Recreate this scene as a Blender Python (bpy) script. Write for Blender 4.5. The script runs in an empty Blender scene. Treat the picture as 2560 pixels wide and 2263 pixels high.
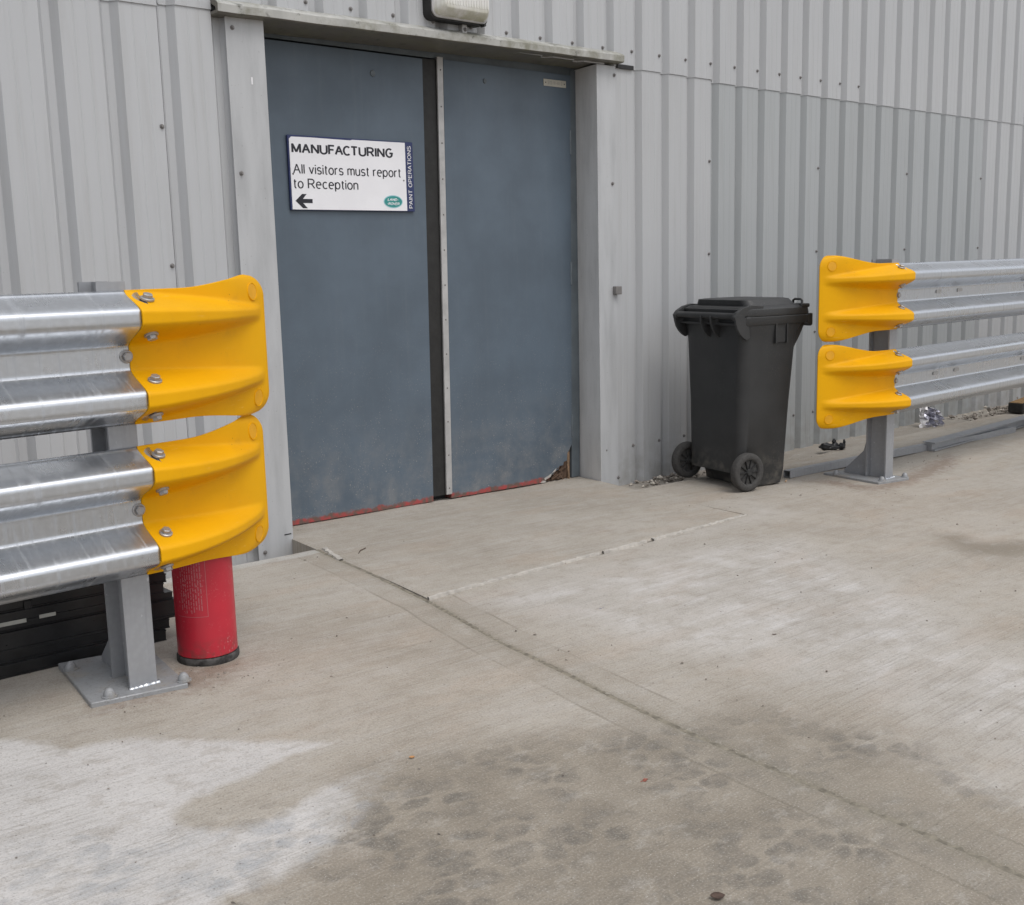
import bpy, bmesh, math, random
import numpy as np
from mathutils import Vector, Matrix

random.seed(7)
rng = np.random.default_rng(7)
R = math.radians
scene = bpy.context.scene
COL = scene.collection

# ------------------------------------------------------------------ camera
cam_d = bpy.data.cameras.new('camera')
cam = bpy.data.objects.new('camera', cam_d)
COL.objects.link(cam)
YAW, PITCH, ROLL = 0.7288, 0.1686, -0.0246
fwd = Vector((math.sin(YAW) * math.cos(PITCH), math.cos(YAW) * math.cos(PITCH), -math.sin(PITCH)))
rt = Vector((math.cos(YAW), -math.sin(YAW), 0))
up = rt.cross(fwd)
r2 = math.cos(ROLL) * rt + math.sin(ROLL) * up
u2 = -math.sin(ROLL) * rt + math.cos(ROLL) * up
m = Matrix((r2, u2, -fwd)).transposed().to_4x4()
m.translation = Vector((-4.4043, -3.7749, 1.0446))
cam.matrix_world = m
cam_d.sensor_width = 36.0
cam_d.lens = 2812.1 / 2560 * 36.0
cam_d.clip_start = 0.05
cam_d.clip_end = 3000
scene.camera = cam

# ------------------------------------------------------------------ sky, sun, exposure
SUN_EL, SUN_AZ = 60.0, 178.0          # azimuth measured from +Y towards +X: behind the camera, to its right
world = bpy.data.worlds.new('World')
scene.world = world
world.use_nodes = True
wn = world.node_tree
wn.nodes.clear()
sky = wn.nodes.new('ShaderNodeTexSky')
sky.sky_type = 'NISHITA'
sky.sun_disc = False
sky.sun_elevation = R(SUN_EL)
sky.sun_rotation = R(SUN_AZ)
sky.air_density = 1.0
sky.dust_density = 4.0
sky.ozone_density = 1.0
hs = wn.nodes.new('ShaderNodeHueSaturation')
hs.inputs['Saturation'].default_value = 0.30
bg = wn.nodes.new('ShaderNodeBackground')
bg.inputs['Strength'].default_value = 0.15
wo = wn.nodes.new('ShaderNodeOutputWorld')
wn.links.new(sky.outputs[0], hs.inputs['Color'])
ov = wn.nodes.new('ShaderNodeMix')            # even overcast layer over the clear-sky gradient
ov.data_type = 'RGBA'
ov.inputs[0].default_value = 0.4
ov.inputs[7].default_value = (7.0, 7.15, 7.5, 1)
wn.links.new(hs.outputs[0], ov.inputs[6])
wn.links.new(ov.outputs[2], bg.inputs['Color'])
wn.links.new(bg.outputs[0], wo.inputs['Surface'])

sun_d = bpy.data.lights.new('sun', 'SUN')
sun_d.energy = 0.85
sun_d.angle = R(28)
sun_d.color = (1.0, 0.965, 0.92)
sun = bpy.data.objects.new('sun', sun_d)
COL.objects.link(sun)
sd = Vector((math.sin(R(SUN_AZ)) * math.cos(R(SUN_EL)), math.cos(R(SUN_AZ)) * math.cos(R(SUN_EL)), math.sin(R(SUN_EL))))
sun.rotation_euler = sd.to_track_quat('Z', 'Y').to_euler()

scene.view_settings.view_transform = 'Standard'
scene.view_settings.look = 'None'
scene.view_settings.gamma = 1.0
scene.view_settings.use_curve_mapping = False
scene.view_settings.exposure = 0.10
scene.cycles.max_bounces = 6
scene.cycles.diffuse_bounces = 3
scene.cycles.glossy_bounces = 3
scene.cycles.transmission_bounces = 2
scene.cycles.caustics_reflective = False
scene.cycles.caustics_refractive = False

# ------------------------------------------------------------------ node helper
class NT:
    def __init__(s, name):
        s.m = bpy.data.materials.new(name)
        s.m.use_nodes = True
        s.t = s.m.node_tree
        s.t.nodes.clear()
        s.out = s.t.nodes.new('ShaderNodeOutputMaterial')
        s.b = s.t.nodes.new('ShaderNodeBsdfPrincipled')
        s.t.links.new(s.b.outputs[0], s.out.inputs['Surface'])
        s._co = None
        s.dim = '3D'
    def n(s, k): return s.t.nodes.new(k)
    def plug(s, v, sock):
        if hasattr(v, 'is_output'): s.t.links.new(v, sock)
        else: sock.default_value = v
    def co(s, kind='Object'):
        if s._co is None: s._co = s.n('ShaderNodeTexCoord')
        return s._co.outputs[kind]
    def mapv(s, sc=(1, 1, 1), loc=(0, 0, 0), src=None, rot=(0, 0, 0)):
        x = s.n('ShaderNodeMapping')
        x.inputs['Scale'].default_value = sc
        x.inputs['Location'].default_value = loc
        x.inputs['Rotation'].default_value = rot
        s.t.links.new(src if src is not None else s.co(), x.inputs['Vector'])
        return x.outputs[0]
    def noise(s, scale, detail=4, rough=.55, vec=None, dist=0.0):
        x = s.n('ShaderNodeTexNoise')
        x.noise_dimensions = s.dim
        x.inputs['Scale'].default_value = scale
        x.inputs['Detail'].default_value = detail
        x.inputs['Roughness'].default_value = rough
        x.inputs['Distortion'].default_value = dist
        s.t.links.new(vec if vec is not None else s.co(), x.inputs['Vector'])
        return x.outputs[0]
    def voro(s, scale, vec=None, feat='F1', rnd=1.0):
        x = s.n('ShaderNodeTexVoronoi')
        x.voronoi_dimensions = s.dim
        x.feature = feat
        x.inputs['Scale'].default_value = scale
        x.inputs['Randomness'].default_value = rnd
        s.t.links.new(vec if vec is not None else s.co(), x.inputs['Vector'])
        return x.outputs['Distance']
    def ma(s, op, a, b=0.0, c=0.0):
        x = s.n('ShaderNodeMath'); x.operation = op
        s.plug(a, x.inputs[0]); s.plug(b, x.inputs[1])
        if len(x.inputs) > 2: s.plug(c, x.inputs[2])
        return x.outputs[0]
    def sm(s, v, lo, hi, a=0.0, b=1.0):
        x = s.n('ShaderNodeMapRange'); x.interpolation_type = 'SMOOTHSTEP'
        s.plug(v, x.inputs['Value'])
        if lo > hi: lo, hi, a, b = hi, lo, b, a
        x.inputs['From Min'].default_value = lo; x.inputs['From Max'].default_value = hi
        x.inputs['To Min'].default_value = a; x.inputs['To Max'].default_value = b
        return x.outputs['Result']
    def mix(s, f, a, b, mode='MIX'):
        x = s.n('ShaderNodeMix'); x.data_type = 'RGBA'; x.blend_type = mode
        s.plug(f, x.inputs[0])
        for v, i in ((a, 6), (b, 7)):
            if hasattr(v, 'is_output'): s.t.links.new(v, x.inputs[i])
            else: x.inputs[i].default_value = (*v[:3], 1)
        return x.outputs[2]
    def attr(s, name):
        x = s.n('ShaderNodeAttribute'); x.attribute_name = name
        return x.outputs['Fac']
    def xyz(s, src=None):
        x = s.n('ShaderNodeSeparateXYZ')
        s.t.links.new(src if src is not None else s.co(), x.inputs[0])
        return x.outputs
    def bump(s, h, strength=.2, dist=.002, nrm=None):
        x = s.n('ShaderNodeBump')
        x.inputs['Strength'].default_value = strength
        x.inputs['Distance'].default_value = dist
        s.t.links.new(h, x.inputs['Height'])
        if nrm is not None: s.t.links.new(nrm, x.inputs['Normal'])
        s.t.links.new(x.outputs[0], s.b.inputs['Normal'])
        return x.outputs[0]
    def fin(s, col=None, rough=None, metal=None, spec=None):
        if col is not None:
            if hasattr(col, 'is_output'): s.t.links.new(col, s.b.inputs['Base Color'])
            else: s.b.inputs['Base Color'].default_value = (*col[:3], 1)
        if rough is not None: s.plug(rough, s.b.inputs['Roughness'])
        if metal is not None: s.plug(metal, s.b.inputs['Metallic'])
        if spec is not None: s.plug(spec, s.b.inputs['Specular IOR Level'])
        return s.m

def cladding_mat(name, c):
    t = NT(name)
    v = t.mapv((9, 9, .45))
    st = t.noise(3.2, 5, .6, v)
    v2 = t.mapv((40, 40, .9))
    st2 = t.noise(2.0, 3, .5, v2)
    bigv = t.noise(1.1, 3)
    d = tuple(x * f for x, f in zip(c, (.78, .76, .72)))
    l = tuple(min(1, x * 1.06) for x in c)
    col = t.mix(t.ma('MULTIPLY', t.sm(st, .42, .8), .38), l, d)
    col = t.mix(t.ma('MULTIPLY', t.sm(st2, .55, .8), .16), col, tuple(x * .78 for x in c))
    col = t.mix(t.ma('MULTIPLY', t.sm(bigv, .35, .7), .25), col, tuple(x * f for x, f in zip(c, (.86, .87, .88))))
    oi = t.n('ShaderNodeObjectInfo')
    col = t.mix(t.ma('MULTIPLY', oi.outputs['Random'], .30), col, tuple(x * f for x, f in zip(c, (.84, .835, .82))))
    # rain streaks under the lap and splash-back dirt just above the ground, green-brown at the foot of the sheet
    z = t.xyz()[2]
    dirt = t.ma('MULTIPLY', t.sm(z, .28, -.1), t.sm(t.noise(14, 5), .3, .7))
    col = t.mix(t.ma('MULTIPLY', dirt, .45), col, (.20, .185, .155))
    spk = t.sm(t.noise(160, 2), .70, .78)
    col = t.mix(t.ma('MULTIPLY', spk, .25), col, (.15, .14, .12))
    t.bump(t.noise(4, 2, vec=t.mapv((1, 1, .35))), .22, .006)
    return t.fin(col, .42, 0, .4)

def flashing_mat(name, c, grime=0.0):
    t = NT(name)
    st = t.noise(3.0, 5, .6, t.mapv((5, 5, .8)))
    col = t.mix(t.sm(st, .35, .75), tuple(min(1, x * 1.04) for x in c), tuple(x * .84 for x in c))
    spk = t.sm(t.noise(120, 2), .69, .75)
    col = t.mix(t.ma('MULTIPLY', spk, .4), col, (.12, .11, .10))
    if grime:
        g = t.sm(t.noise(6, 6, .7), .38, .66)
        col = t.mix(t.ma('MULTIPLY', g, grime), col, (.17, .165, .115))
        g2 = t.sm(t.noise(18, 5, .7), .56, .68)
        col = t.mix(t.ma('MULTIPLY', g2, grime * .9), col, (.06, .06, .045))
    t.bump(t.noise(9, 3), .2, .003)
    return t.fin(col, .45, 0, .4)

def plain(name, c, rough=.5, metal=0.0, var=.12, scale=20, bump=0.0, spec=.5):
    t = NT(name)
    n1 = t.noise(scale, 5, .6)
    col = t.mix(t.sm(n1, .3, .72), tuple(min(1, x * (1 + var)) for x in c), tuple(x * (1 - var) for x in c))
    rg = t.sm(t.noise(scale * 2.3, 4), .2, .8, max(.05, rough - .08), min(1, rough + .08))
    if bump: t.bump(t.noise(scale * 6, 4), bump, .001)
    return t.fin(col, rg, metal, spec)

def galv_mat(name, c=(.60, .625, .66), rough=.27, dull=.15, metal=.92, streak=.55):
    t = NT(name)
    sp = t.voro(70)
    n1 = t.noise(5, 4, .6)
    stv = t.noise(2.2, 4, .65, t.mapv((34, 2.0, 2.0), rot=(0, R(18), 0)))
    col = t.mix(t.sm(sp, .15, .75), tuple(x * 1.01 for x in c), tuple(x * .95 for x in c))
    col = t.mix(t.ma('MULTIPLY', t.sm(n1, .45, .75), dull), col, tuple(x * .62 for x in c))
    col = t.mix(t.ma('MULTIPLY', t.sm(stv, .52, .74), streak), col, tuple(x * .70 for x in c))
    wsp = t.sm(t.noise(46, 3), .69, .74)
    col = t.mix(t.ma('MULTIPLY', wsp, .35), col, (.74, .75, .77))
    rg = t.ma('ADD', t.sm(n1, .3, .8, rough - .03, rough + .10), t.ma('MULTIPLY', t.sm(stv, .48, .7), .20))
    t.bump(t.ma('ADD', t.noise(14, 2), t.ma('MULTIPLY', stv, .5)), .032, .003)
    return t.fin(col, rg, metal, .5)

def door_mat(name):
    t = NT(name)
    c = (.094, .124, .158)
    x, y, z = t.xyz()
    n1 = t.noise(2.5, 5, .6)
    col = t.mix(t.sm(n1, .3, .7), tuple(v * 1.10 for v in c), tuple(v * .86 for v in c))
    st = t.noise(2.2, 5, .6, t.mapv((14, 14, .9)))
    col = t.mix(t.ma('MULTIPLY', t.sm(st, .5, .8), .14), col, (.17, .19, .21))
    # dust and scuffs splashed on the lower part of the leaf
    low = t.sm(z, .55, .0)
    dust = t.ma('MULTIPLY', low, t.sm(t.noise(9, 5, .7), .36, .8))
    col = t.mix(t.ma('MULTIPLY', dust, .50), col, (.27, .26, .245))
    dots = t.ma('MULTIPLY', t.ma('MULTIPLY', t.sm(t.noise(150, 3), .60, .68), t.sm(t.noise(12, 4), .4, .6)), t.sm(z, 1.1, .1))
    col = t.mix(t.ma('MULTIPLY', dots, .45), col, (.52, .48, .42))
    # old red paint laid bare along the bottom edge
    zs = t.ma('ADD', z, t.ma('MULTIPLY', x, .0239))
    edge = t.ma('ADD', zs, t.ma('MULTIPLY', t.ma('SUBTRACT', t.noise(9, 5, .7), .5), .07))
    red = t.sm(edge, .032, .022)
    redc = t.mix(t.sm(t.noise(30, 5), .36, .62), (.36, .060, .058), (.13, .085, .07))
    col = t.mix(red, col, redc)
    t.bump(t.ma('ADD', t.noise(45, 4), t.ma('MULTIPLY', n1, 2.0)), .18, .0015)
    rg = t.ma('ADD', t.sm(n1, .3, .7, .40, .52), t.ma('MULTIPLY', dust, .3))
    return t.fin(col, rg, 0, .45)

def concrete_mat(name, stains=True, tone=1.0):
    t = NT(name)
    t.dim = '2D'
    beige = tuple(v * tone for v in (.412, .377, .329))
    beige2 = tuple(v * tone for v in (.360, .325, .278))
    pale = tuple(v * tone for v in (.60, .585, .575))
    nb = t.noise(1.4, 4)
    nm = t.noise(6, 5, .6)
    nf = t.noise(34, 5, .6)
    ng = t.noise(230, 3, .6)
    broom = t.noise(1.0, 4, .6, t.mapv((3.5, 150, 1), rot=(0, 0, R(-4))))
    smear = t.noise(1.0, 5, .65, t.mapv((2.2, 16, 1), rot=(0, 0, R(-5))))
    col = t.mix(t.sm(nb, .35, .68), beige, beige2)
    col = t.mix(t.ma('MULTIPLY', t.sm(smear, .44, .74), .40), col, tuple(v * tone for v in (.45, .425, .395)))
    col = t.mix(t.ma('MULTIPLY', t.sm(t.noise(2.3, 5, vec=t.mapv((1, 2, 1), (4, 2, 0))), .5, .72), .35), col, tuple(v * tone for v in (.40, .325, .255)))
    if stains:
        sp = t.attr('sd_pale')
        pf1 = t.sm(t.ma('ADD', sp, t.ma('ADD', t.ma('MULTIPLY', t.ma('SUBTRACT', nm, .5), .055), t.ma('MULTIPLY', t.ma('SUBTRACT', nf, .5), .03))), -.015, .028)
        sp = t.attr('sd_pale2')
        pf = t.sm(t.ma('ADD', sp, t.ma('ADD', t.ma('MULTIPLY', t.ma('SUBTRACT', nm, .5), .10), t.ma('MULTIPLY', t.ma('SUBTRACT', smear, .5), .14))), -.10, .20)
        pf = t.ma('MULTIPLY', pf, t.sm(t.ma('ADD', smear, t.ma('MULTIPLY', nm, .6)),   .42, 1.00, .92, .25))
        pf = t.ma('MAXIMUM', pf, pf1)
        col = t.mix(t.ma('MULTIPLY', pf, .90), col, t.mix(t.sm(nm, .3, .7), pale, tuple(v * .90 for v in pale)))
        sdk = t.attr('sd_dark')
        df = t.sm(t.ma('ADD', sdk, t.ma('ADD', t.ma('MULTIPLY', t.ma('SUBTRACT', nm, .5), .35), t.ma('MULTIPLY', t.ma('SUBTRACT', smear, .5), .2))), -.10, .12)
        col = t.mix(t.ma('MULTIPLY', df, .92), col, t.mix(t.sm(nm, .35, .62), (.228, .199, .158), (.292, .258, .210)))
        # tyre-print like grey blots
        sv = t.mapv((1, 1.35, 1), rot=(0, 0, R(38)))
        wob = t.n('ShaderNodeMixRGB'); wob.blend_type = 'ADD'; wob.inputs[0].default_value = .055
        nz = t.n('ShaderNodeTexNoise'); nz.noise_dimensions = '2D'; nz.inputs['Scale'].default_value = 13
        t.t.links.new(t.co(), nz.inputs['Vector'])
        t.t.links.new(sv, wob.inputs[1]); t.t.links.new(nz.outputs['Color'], wob.inputs[2])
        vd = t.voro(16.0, wob.outputs[0], rnd=.8)
        blot = t.ma('MULTIPLY', t.sm(t.ma('ADD', vd, t.ma('MULTIPLY', t.ma('SUBTRACT', nf, .5), .35)), .58, .36), t.sm(t.noise(5, 4, vec=t.mapv((1, 1, 1), (3, 1, 0))),   .40, .58))
        blot = t.ma('MULTIPLY', blot, t.sm(t.noise(2.4, 3, vec=t.mapv((1, 1, 1), (9, 5, 0))), .34, .58, .45, 1.0))
        bm_ = t.ma('MULTIPLY', blot, t.sm(t.attr('sd_blot'), -.10, .10))
        bcol = t.mix(pf, (.148, .136, .118), (.355, .365, .38))
        col = t.mix(t.ma('MULTIPLY', bm_, t.sm(nf, .3, .65, .35, .85)), col, bcol)
        ar = t.sm(t.ma('ADD', t.attr('sd_arc'), t.ma('MULTIPLY', t.ma('SUBTRACT', nm, .5), .08)), -.09, .06)
        col = t.mix(t.ma('MULTIPLY', ar, .70), col, (.19, .16, .12))
        ru = t.sm(t.ma('ADD', t.attr('sd_rust'), t.ma('MULTIPLY', t.ma('SUBTRACT', nf, .5), .16)), -.07, .05)
        col = t.mix(t.ma('MULTIPLY', ru, .62), col, (.17, .105, .07))
        # trowelled margins either side of the joint, with a score line at their edge
        jd = t.attr('jd')
        aj = t.ma('ABSOLUTE', jd)
        wobj = t.ma('ADD', aj, t.ma('MULTIPLY', t.ma('SUBTRACT', t.noise(5, 3), .5), .012))
        marg = t.sm(wobj, .108, .096)
        col = t.mix(t.ma('MULTIPLY', marg, .30), col, (.30, .272, .228))
        ln = t.ma('MULTIPLY', t.sm(wobj, .094, .099), t.sm(wobj, .107, .102))
        col = t.mix(t.ma('MULTIPLY', ln, t.sm(t.noise(3.1, 3), .38, .62, .04, .5)), col, (.17, .15, .115))
        near = t.sm(t.ma('ADD', aj, t.ma('MULTIPLY', t.ma('SUBTRACT', nf, .5), .03)), .034, .004)
        col = t.mix(t.ma('MULTIPLY', near, .45), col, (.215, .195, .15))
        be = t.attr('back_edge')
        bef = t.sm(t.ma('ADD', be, t.ma('MULTIPLY', t.ma('SUBTRACT', nm, .5), .03)), .075, .05)
        col = t.mix(t.ma('MULTIPLY', bef, .6), col, (.50, .50, .485))
    mot = t.noise(11, 6, .72, t.mapv((1, 1.5, 1), rot=(0, 0, R(20))))
    col = t.mix(t.ma('MULTIPLY', t.sm(mot, .50, .66), .30), col, (.275, .238, .192))
    col = t.mix(t.ma('MULTIPLY', t.sm(mot, .46, .32), .22), col, (.50, .48, .45))
    ng2 = t.noise(85, 4, .7)
    col = t.mix(t.ma('MULTIPLY', t.sm(ng2, .55, .70), .30), col, (.20, .18, .15))
    # broom lines, grain, pits and specks
    col = t.mix(t.ma('MULTIPLY', t.sm(broom, .46, .74), t.sm(nb, .3, .7, .12, .40)), col, (.20, .175, .145))
    col = t.mix(t.ma('MULTIPLY', t.sm(ng, .52, .74), .26), col, (.60, .58, .54))
    col = t.mix(t.ma('MULTIPLY', t.sm(ng, .47, .27), .28), col, (.15, .13, .105))
    pits = t.ma('MULTIPLY', t.sm(t.voro(30), .075, .03), t.sm(nf, .52, .64))
    col = t.mix(t.ma('MULTIPLY', pits, .6), col, (.09, .08, .065))
    spk = t.ma('MULTIPLY', t.sm(t.voro(95), .13, .06), t.sm(nm, .42, .6))
    col = t.mix(t.ma('MULTIPLY', spk, .3), col, (.12, .105, .085))
    wsp = t.ma('MULTIPLY', t.sm(t.voro(27, vec=t.mapv((1, 1, 1), (7, 3, 0))), .024, .014), .8)
    col = t.mix(wsp, col, (.66, .65, .62))
    h = t.ma('ADD', t.ma('MULTIPLY', broom, .9), t.ma('ADD', t.ma('MULTIPLY', ng, .5), t.ma('MULTIPLY', nf, .9)))
    t.bump(t.ma('ADD', h, ng2), .6, .0026)
    return t.fin(col, t.sm(nm, .3, .7, .78, .9), 0, .35)

M = {}
M['clad'] = cladding_mat('cladding_light_grey', (.440, .450, .464))
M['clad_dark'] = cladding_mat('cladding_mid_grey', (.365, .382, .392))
M['flash'] = flashing_mat('jamb_flashing_grey', (.44, .45, .462))
M['lintel'] = flashing_mat('lintel_flashing_grimy', (.44, .44, .42), .8)
M['soffit'] = flashing_mat('shaded_grimy_soffit', (.15, .138, .12), .8)  # deep shade under the lintel painted into the dark colour, along with dirt
M['reveal'] = flashing_mat('reveal_grey_brightened', (.66, .655, .65), .04)  # same grey as the flashing, colour brightened to offset the shade in the recess
M['void'] = plain('dark_lining', (.03, .03, .032), .9)
M['door'] = door_mat('blue_grey_door_paint')
M['frame'] = plain('door_frame_paint', (.105, .125, .14), .5, 0, .15, 8)
M['seal'] = plain('black_seal', (.014, .0135, .013), .6, 0, .25, 15)
M['alu'] = plain('aluminium_strip', (.43, .425, .42), .5, .25, .12, 14, .1)
M['rivet'] = plain('rivet_head', (.16, .15, .14), .5, .5)
M['galv'] = galv_mat('galvanised_beam')
M['galv_dull'] = galv_mat('galvanised_post', (.37, .38, .40), .50, .22, .45, .15)
t = NT('dusty_plate')
_n = t.noise(9, 6, .7); _f = t.noise(120, 3, .6)
_c = t.mix(t.sm(_n, .35, .65), (.33, .34, .355), (.27, .275, .28))
_c = t.mix(t.ma('MULTIPLY', t.sm(_n, .48, .70), .7), _c, (.36, .325, .28))
_c = t.mix(t.ma('MULTIPLY', t.sm(_f, .56, .68), .4), _c, (.14, .125, .11))
t.bump(_f, .35, .0012)
M['plate'] = t.fin(_c, t.sm(_n, .4, .6, .5, .85), .25, .4)
M['bolt'] = galv_mat('bolt_zinc', (.40, .39, .385), .42, .3, .6, .1)
M['screw'] = plain('screw_head', (.20, .19, .185), .5, .3)
M['yellow'] = None
M['wood'] = plain('rotten_wood', (.085, .052, .034), .9, 0, .45, 60, .5)
M['wood_light'] = plain('split_wood', (.24, .16, .10), .85, 0, .35, 60, .4)
M['white_chip'] = plain('chipped_filler', (.42, .40, .375), .8)
M['sign_white'] = plain('sign_white', (.80, .80, .83), .35, 0, .03, 6)
M['sign_navy'] = plain('sign_navy', (.022, .033, .11), .4, 0, .1)
M['ink'] = plain('print_black', (.012, .012, .02), .5, 0, .1)
M['print_white'] = plain('print_white', (.78, .78, .80), .5, 0, .03)
M['logo_green'] = plain('emblem_green', (.03, .25, .24), .45, 0, .12)
M['logo_rim'] = plain('emblem_rim', (.33, .56, .60), .45, 0, .05)
M['label'] = plain('engraved_label', (.50, .48, .42), .5, 0, .08)
M['label_ink'] = plain('label_ink', (.26, .25, .23), .6)
M['bin'] = None
M['rubber'] = plain('black_rubber', (.022, .022, .022), .8, 0, .3, 60, .3)
M['tyre'] = plain('dusty_tyre', (.052, .050, .048), .85, 0, .2, 90, .4)
M['plastic_black'] = plain('black_profile', (.013, .0135, .015), .34, 0, .35, 18, .06)
M['tape'] = plain('pale_tape', (.42, .43, .40), .6)
M['mortar'] = plain('pale_mortar', (.43, .405, .37), .9, 0, .18, 30, .6)
M['silt'] = plain('joint_silt', (.20, .18, .142), .95, 0, .35, 60, .5)
M['stone'] = plain('grit_stone', (.20, .175, .15), .9, 0, .45, 40)
M['stone_pale'] = plain('grit_pale', (.50, .46, .40), .9, 0, .3, 40)
M['leaf_brown'] = plain('dead_leaf', (.075, .048, .036), .8, 0, .4, 40)
M['leaf_orange'] = plain('orange_leaf', (.46, .24, .10), .8, 0, .3, 40)
M['red_bits'] = plain('red_scrap', (.30, .10, .07), .7, 0, .3, 40)
M['blue_bits'] = plain('blue_scrap', (.06, .09, .22), .6)
M['fag'] = plain('paper_butt', (.55, .38, .25), .8)

t = NT('yellow_plastic')
n1 = t.noise(5, 4)
colr = t.mix(t.sm(n1, .3, .7), (.80, .405, .003), (.74, .365, .003))
sp = t.ma('MULTIPLY', t.sm(t.voro(48), .085, .05), t.sm(t.noise(6, 3), .55, .66))
colr = t.mix(t.ma('MULTIPLY', sp, .8), colr, (.10, .06, .02))
dirt = t.sm(t.noise(11, 6, .75), .52, .78)
colr = t.mix(t.ma('MULTIPLY', dirt, .28), colr, (.46, .25, .03))
scf = t.ma('MULTIPLY', t.sm(t.noise(3, 4, .7, t.mapv((4, 4, 60), rot=(0, .5, 0))), .62, .70), t.sm(t.noise(5, 3), .5, .62))
colr = t.mix(t.ma('MULTIPLY', scf, .35), colr, (.86, .62, .22))
t.bump(t.noise(260, 2), .10, .0006)
M['yellow'] = t.fin(colr, .5, 0, .15)
M['yellow_plug'] = plain('yellow_plug', (.72, .345, .004), .5, 0, .05)

t = NT('bin_plastic')
n1 = t.noise(9, 5)
colr = t.mix(t.sm(n1, .3, .7), (.030, .031, .032), (.023, .024, .025))
sp = t.ma('MULTIPLY', t.sm(t.noise(210, 3), .60, .70), t.sm(t.noise(4, 3), .4, .7))
colr = t.mix(t.ma('MULTIPLY', sp, .5), colr, (.16, .155, .145))
zz = t.xyz()[2]
ds = t.ma('MULTIPLY', t.sm(zz, .22, .04), t.sm(t.noise(20, 5), .42, .7))
colr = t.mix(t.ma('MULTIPLY', ds, .45), colr, (.19, .175, .15))
t.bump(t.noise(320, 2), .22, .0008)
M['bin'] = t.fin(colr, .52, 0, .5)

t = NT('extinguisher_red')
n1 = t.noise(8, 4)
colr = t.mix(t.sm(n1, .3, .7), (.52, .024, .044), (.45, .020, .038))
dusty = t.ma('MULTIPLY', t.sm(t.noise(170, 3), .58, .70), t.sm(t.noise(9, 4), .40, .66))
colr = t.mix(t.ma('MULTIPLY', dusty, .55), colr, (.56, .36, .35))
lo = t.ma('MULTIPLY', t.sm(t.xyz()[2], .09, .02), t.sm(t.noise(50, 4), .45, .62))
colr = t.mix(t.ma('MULTIPLY', lo, .5), colr, (.13, .06, .05))
M['red'] = t.fin(colr, t.sm(n1, .3, .7, .33, .45), 0, .5)
M['base_ring'] = plain('scuffed_base_ring', (.05, .048, .047), .8, 0, .8, 45, .3)

t = NT('lamp_lens')
n1 = t.noise(3, 4, .6, t.mapv((30, 30, 1)))
colr = t.mix(t.sm(n1, .35, .7), (.74, .735, .72), (.64, .63, .60))
alg = t.ma('MULTIPLY', t.sm(t.xyz()[2], .075, .0), t.sm(t.noise(14, 5), .3, .6))
colr = t.mix(t.ma('MULTIPLY', alg, .6), colr, (.33, .33, .16))
M['lens'] = t.fin(colr, .3, 0, .5)

M['concrete'] = concrete_mat('yard_concrete')
M['slab'] = concrete_mat('threshold_concrete', False, 1.0)
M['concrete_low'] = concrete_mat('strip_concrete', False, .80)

# ------------------------------------------------------------------ geometry helpers
def link(name, me, mat=None, parent=None, smooth=False, loc=None):
    o = bpy.data.objects.new(name, me)
    COL.objects.link(o)
    if mat is not None and not me.materials: me.materials.append(mat)
    if parent is not None: o.parent = parent
    if smooth:
        for p in me.polygons: p.use_smooth = True
    if loc is not None: o.location = loc
    return o

def mesh(name, v, f):
    me = bpy.data.meshes.new(name)
    me.from_pydata([tuple(map(float, p)) for p in v], [], [tuple(q) for q in f])
    me.update()
    return me

def mk(name, v, f, mat, parent=None, smooth=False):
    return link(name, mesh(name, v, f), mat, parent, smooth)

def bm_mesh(name, bm):
    me = bpy.data.meshes.new(name)
    bmesh.ops.recalc_face_normals(bm, faces=bm.faces)
    bm.to_mesh(me); bm.free()
    return me

def box_me(name, x0, x1, y0, y1, z0, z1, bev=0.0, seg=1):
    bm = bmesh.new()
    bmesh.ops.create_cube(bm, size=1)
    for v in bm.verts:
        v.co = Vector(((x0 + x1) / 2 + v.co.x * (x1 - x0), (y0 + y1) / 2 + v.co.y * (y1 - y0), (z0 + z1) / 2 + v.co.z * (z1 - z0)))
    if bev: bmesh.ops.bevel(bm, geom=bm.edges[:], offset=bev, segments=seg, affect='EDGES', profile=.6)
    return bm_mesh(name, bm)

def box(name, x0, x1, y0, y1, z0, z1, mat, parent=None, bev=0.0, seg=1):
    return link(name, box_me(name, x0, x1, y0, y1, z0, z1, bev, seg), mat, parent)

def prism_me(name, pts, axis, a, b, bev=0.0):
    """closed 2D outline extruded along an axis from a to b"""
    n = len(pts)
    def P(p, h):
        if axis == 'x': return (h, p[0], p[1])
        if axis == 'y': return (p[0], h, p[1])
        return (p[0], p[1], h)
    v = [P(p, a) for p in pts] + [P(p, b) for p in pts]
    f = [tuple(range(n)), tuple(range(2 * n - 1, n - 1, -1))]
    f += [(i, (i + 1) % n, n + (i + 1) % n, n + i) for i in range(n)]
    bm = bmesh.new()
    vs = [bm.verts.new(p) for p in v]
    for q in f: bm.faces.new([vs[i] for i in q])
    bmesh.ops.recalc_face_normals(bm, faces=bm.faces)
    if bev: bmesh.ops.bevel(bm, geom=bm.edges[:], offset=bev, segments=2, affect='EDGES', profile=.5)
    bmesh.ops.triangulate(bm, faces=[q for q in bm.faces if len(q.verts) > 4])
    return bm_mesh(name, bm)

def prism(name, pts, axis, a, b, mat, parent=None, bev=0.0):
    return link(name, prism_me(name, pts, axis, a, b, bev), mat, parent)

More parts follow.
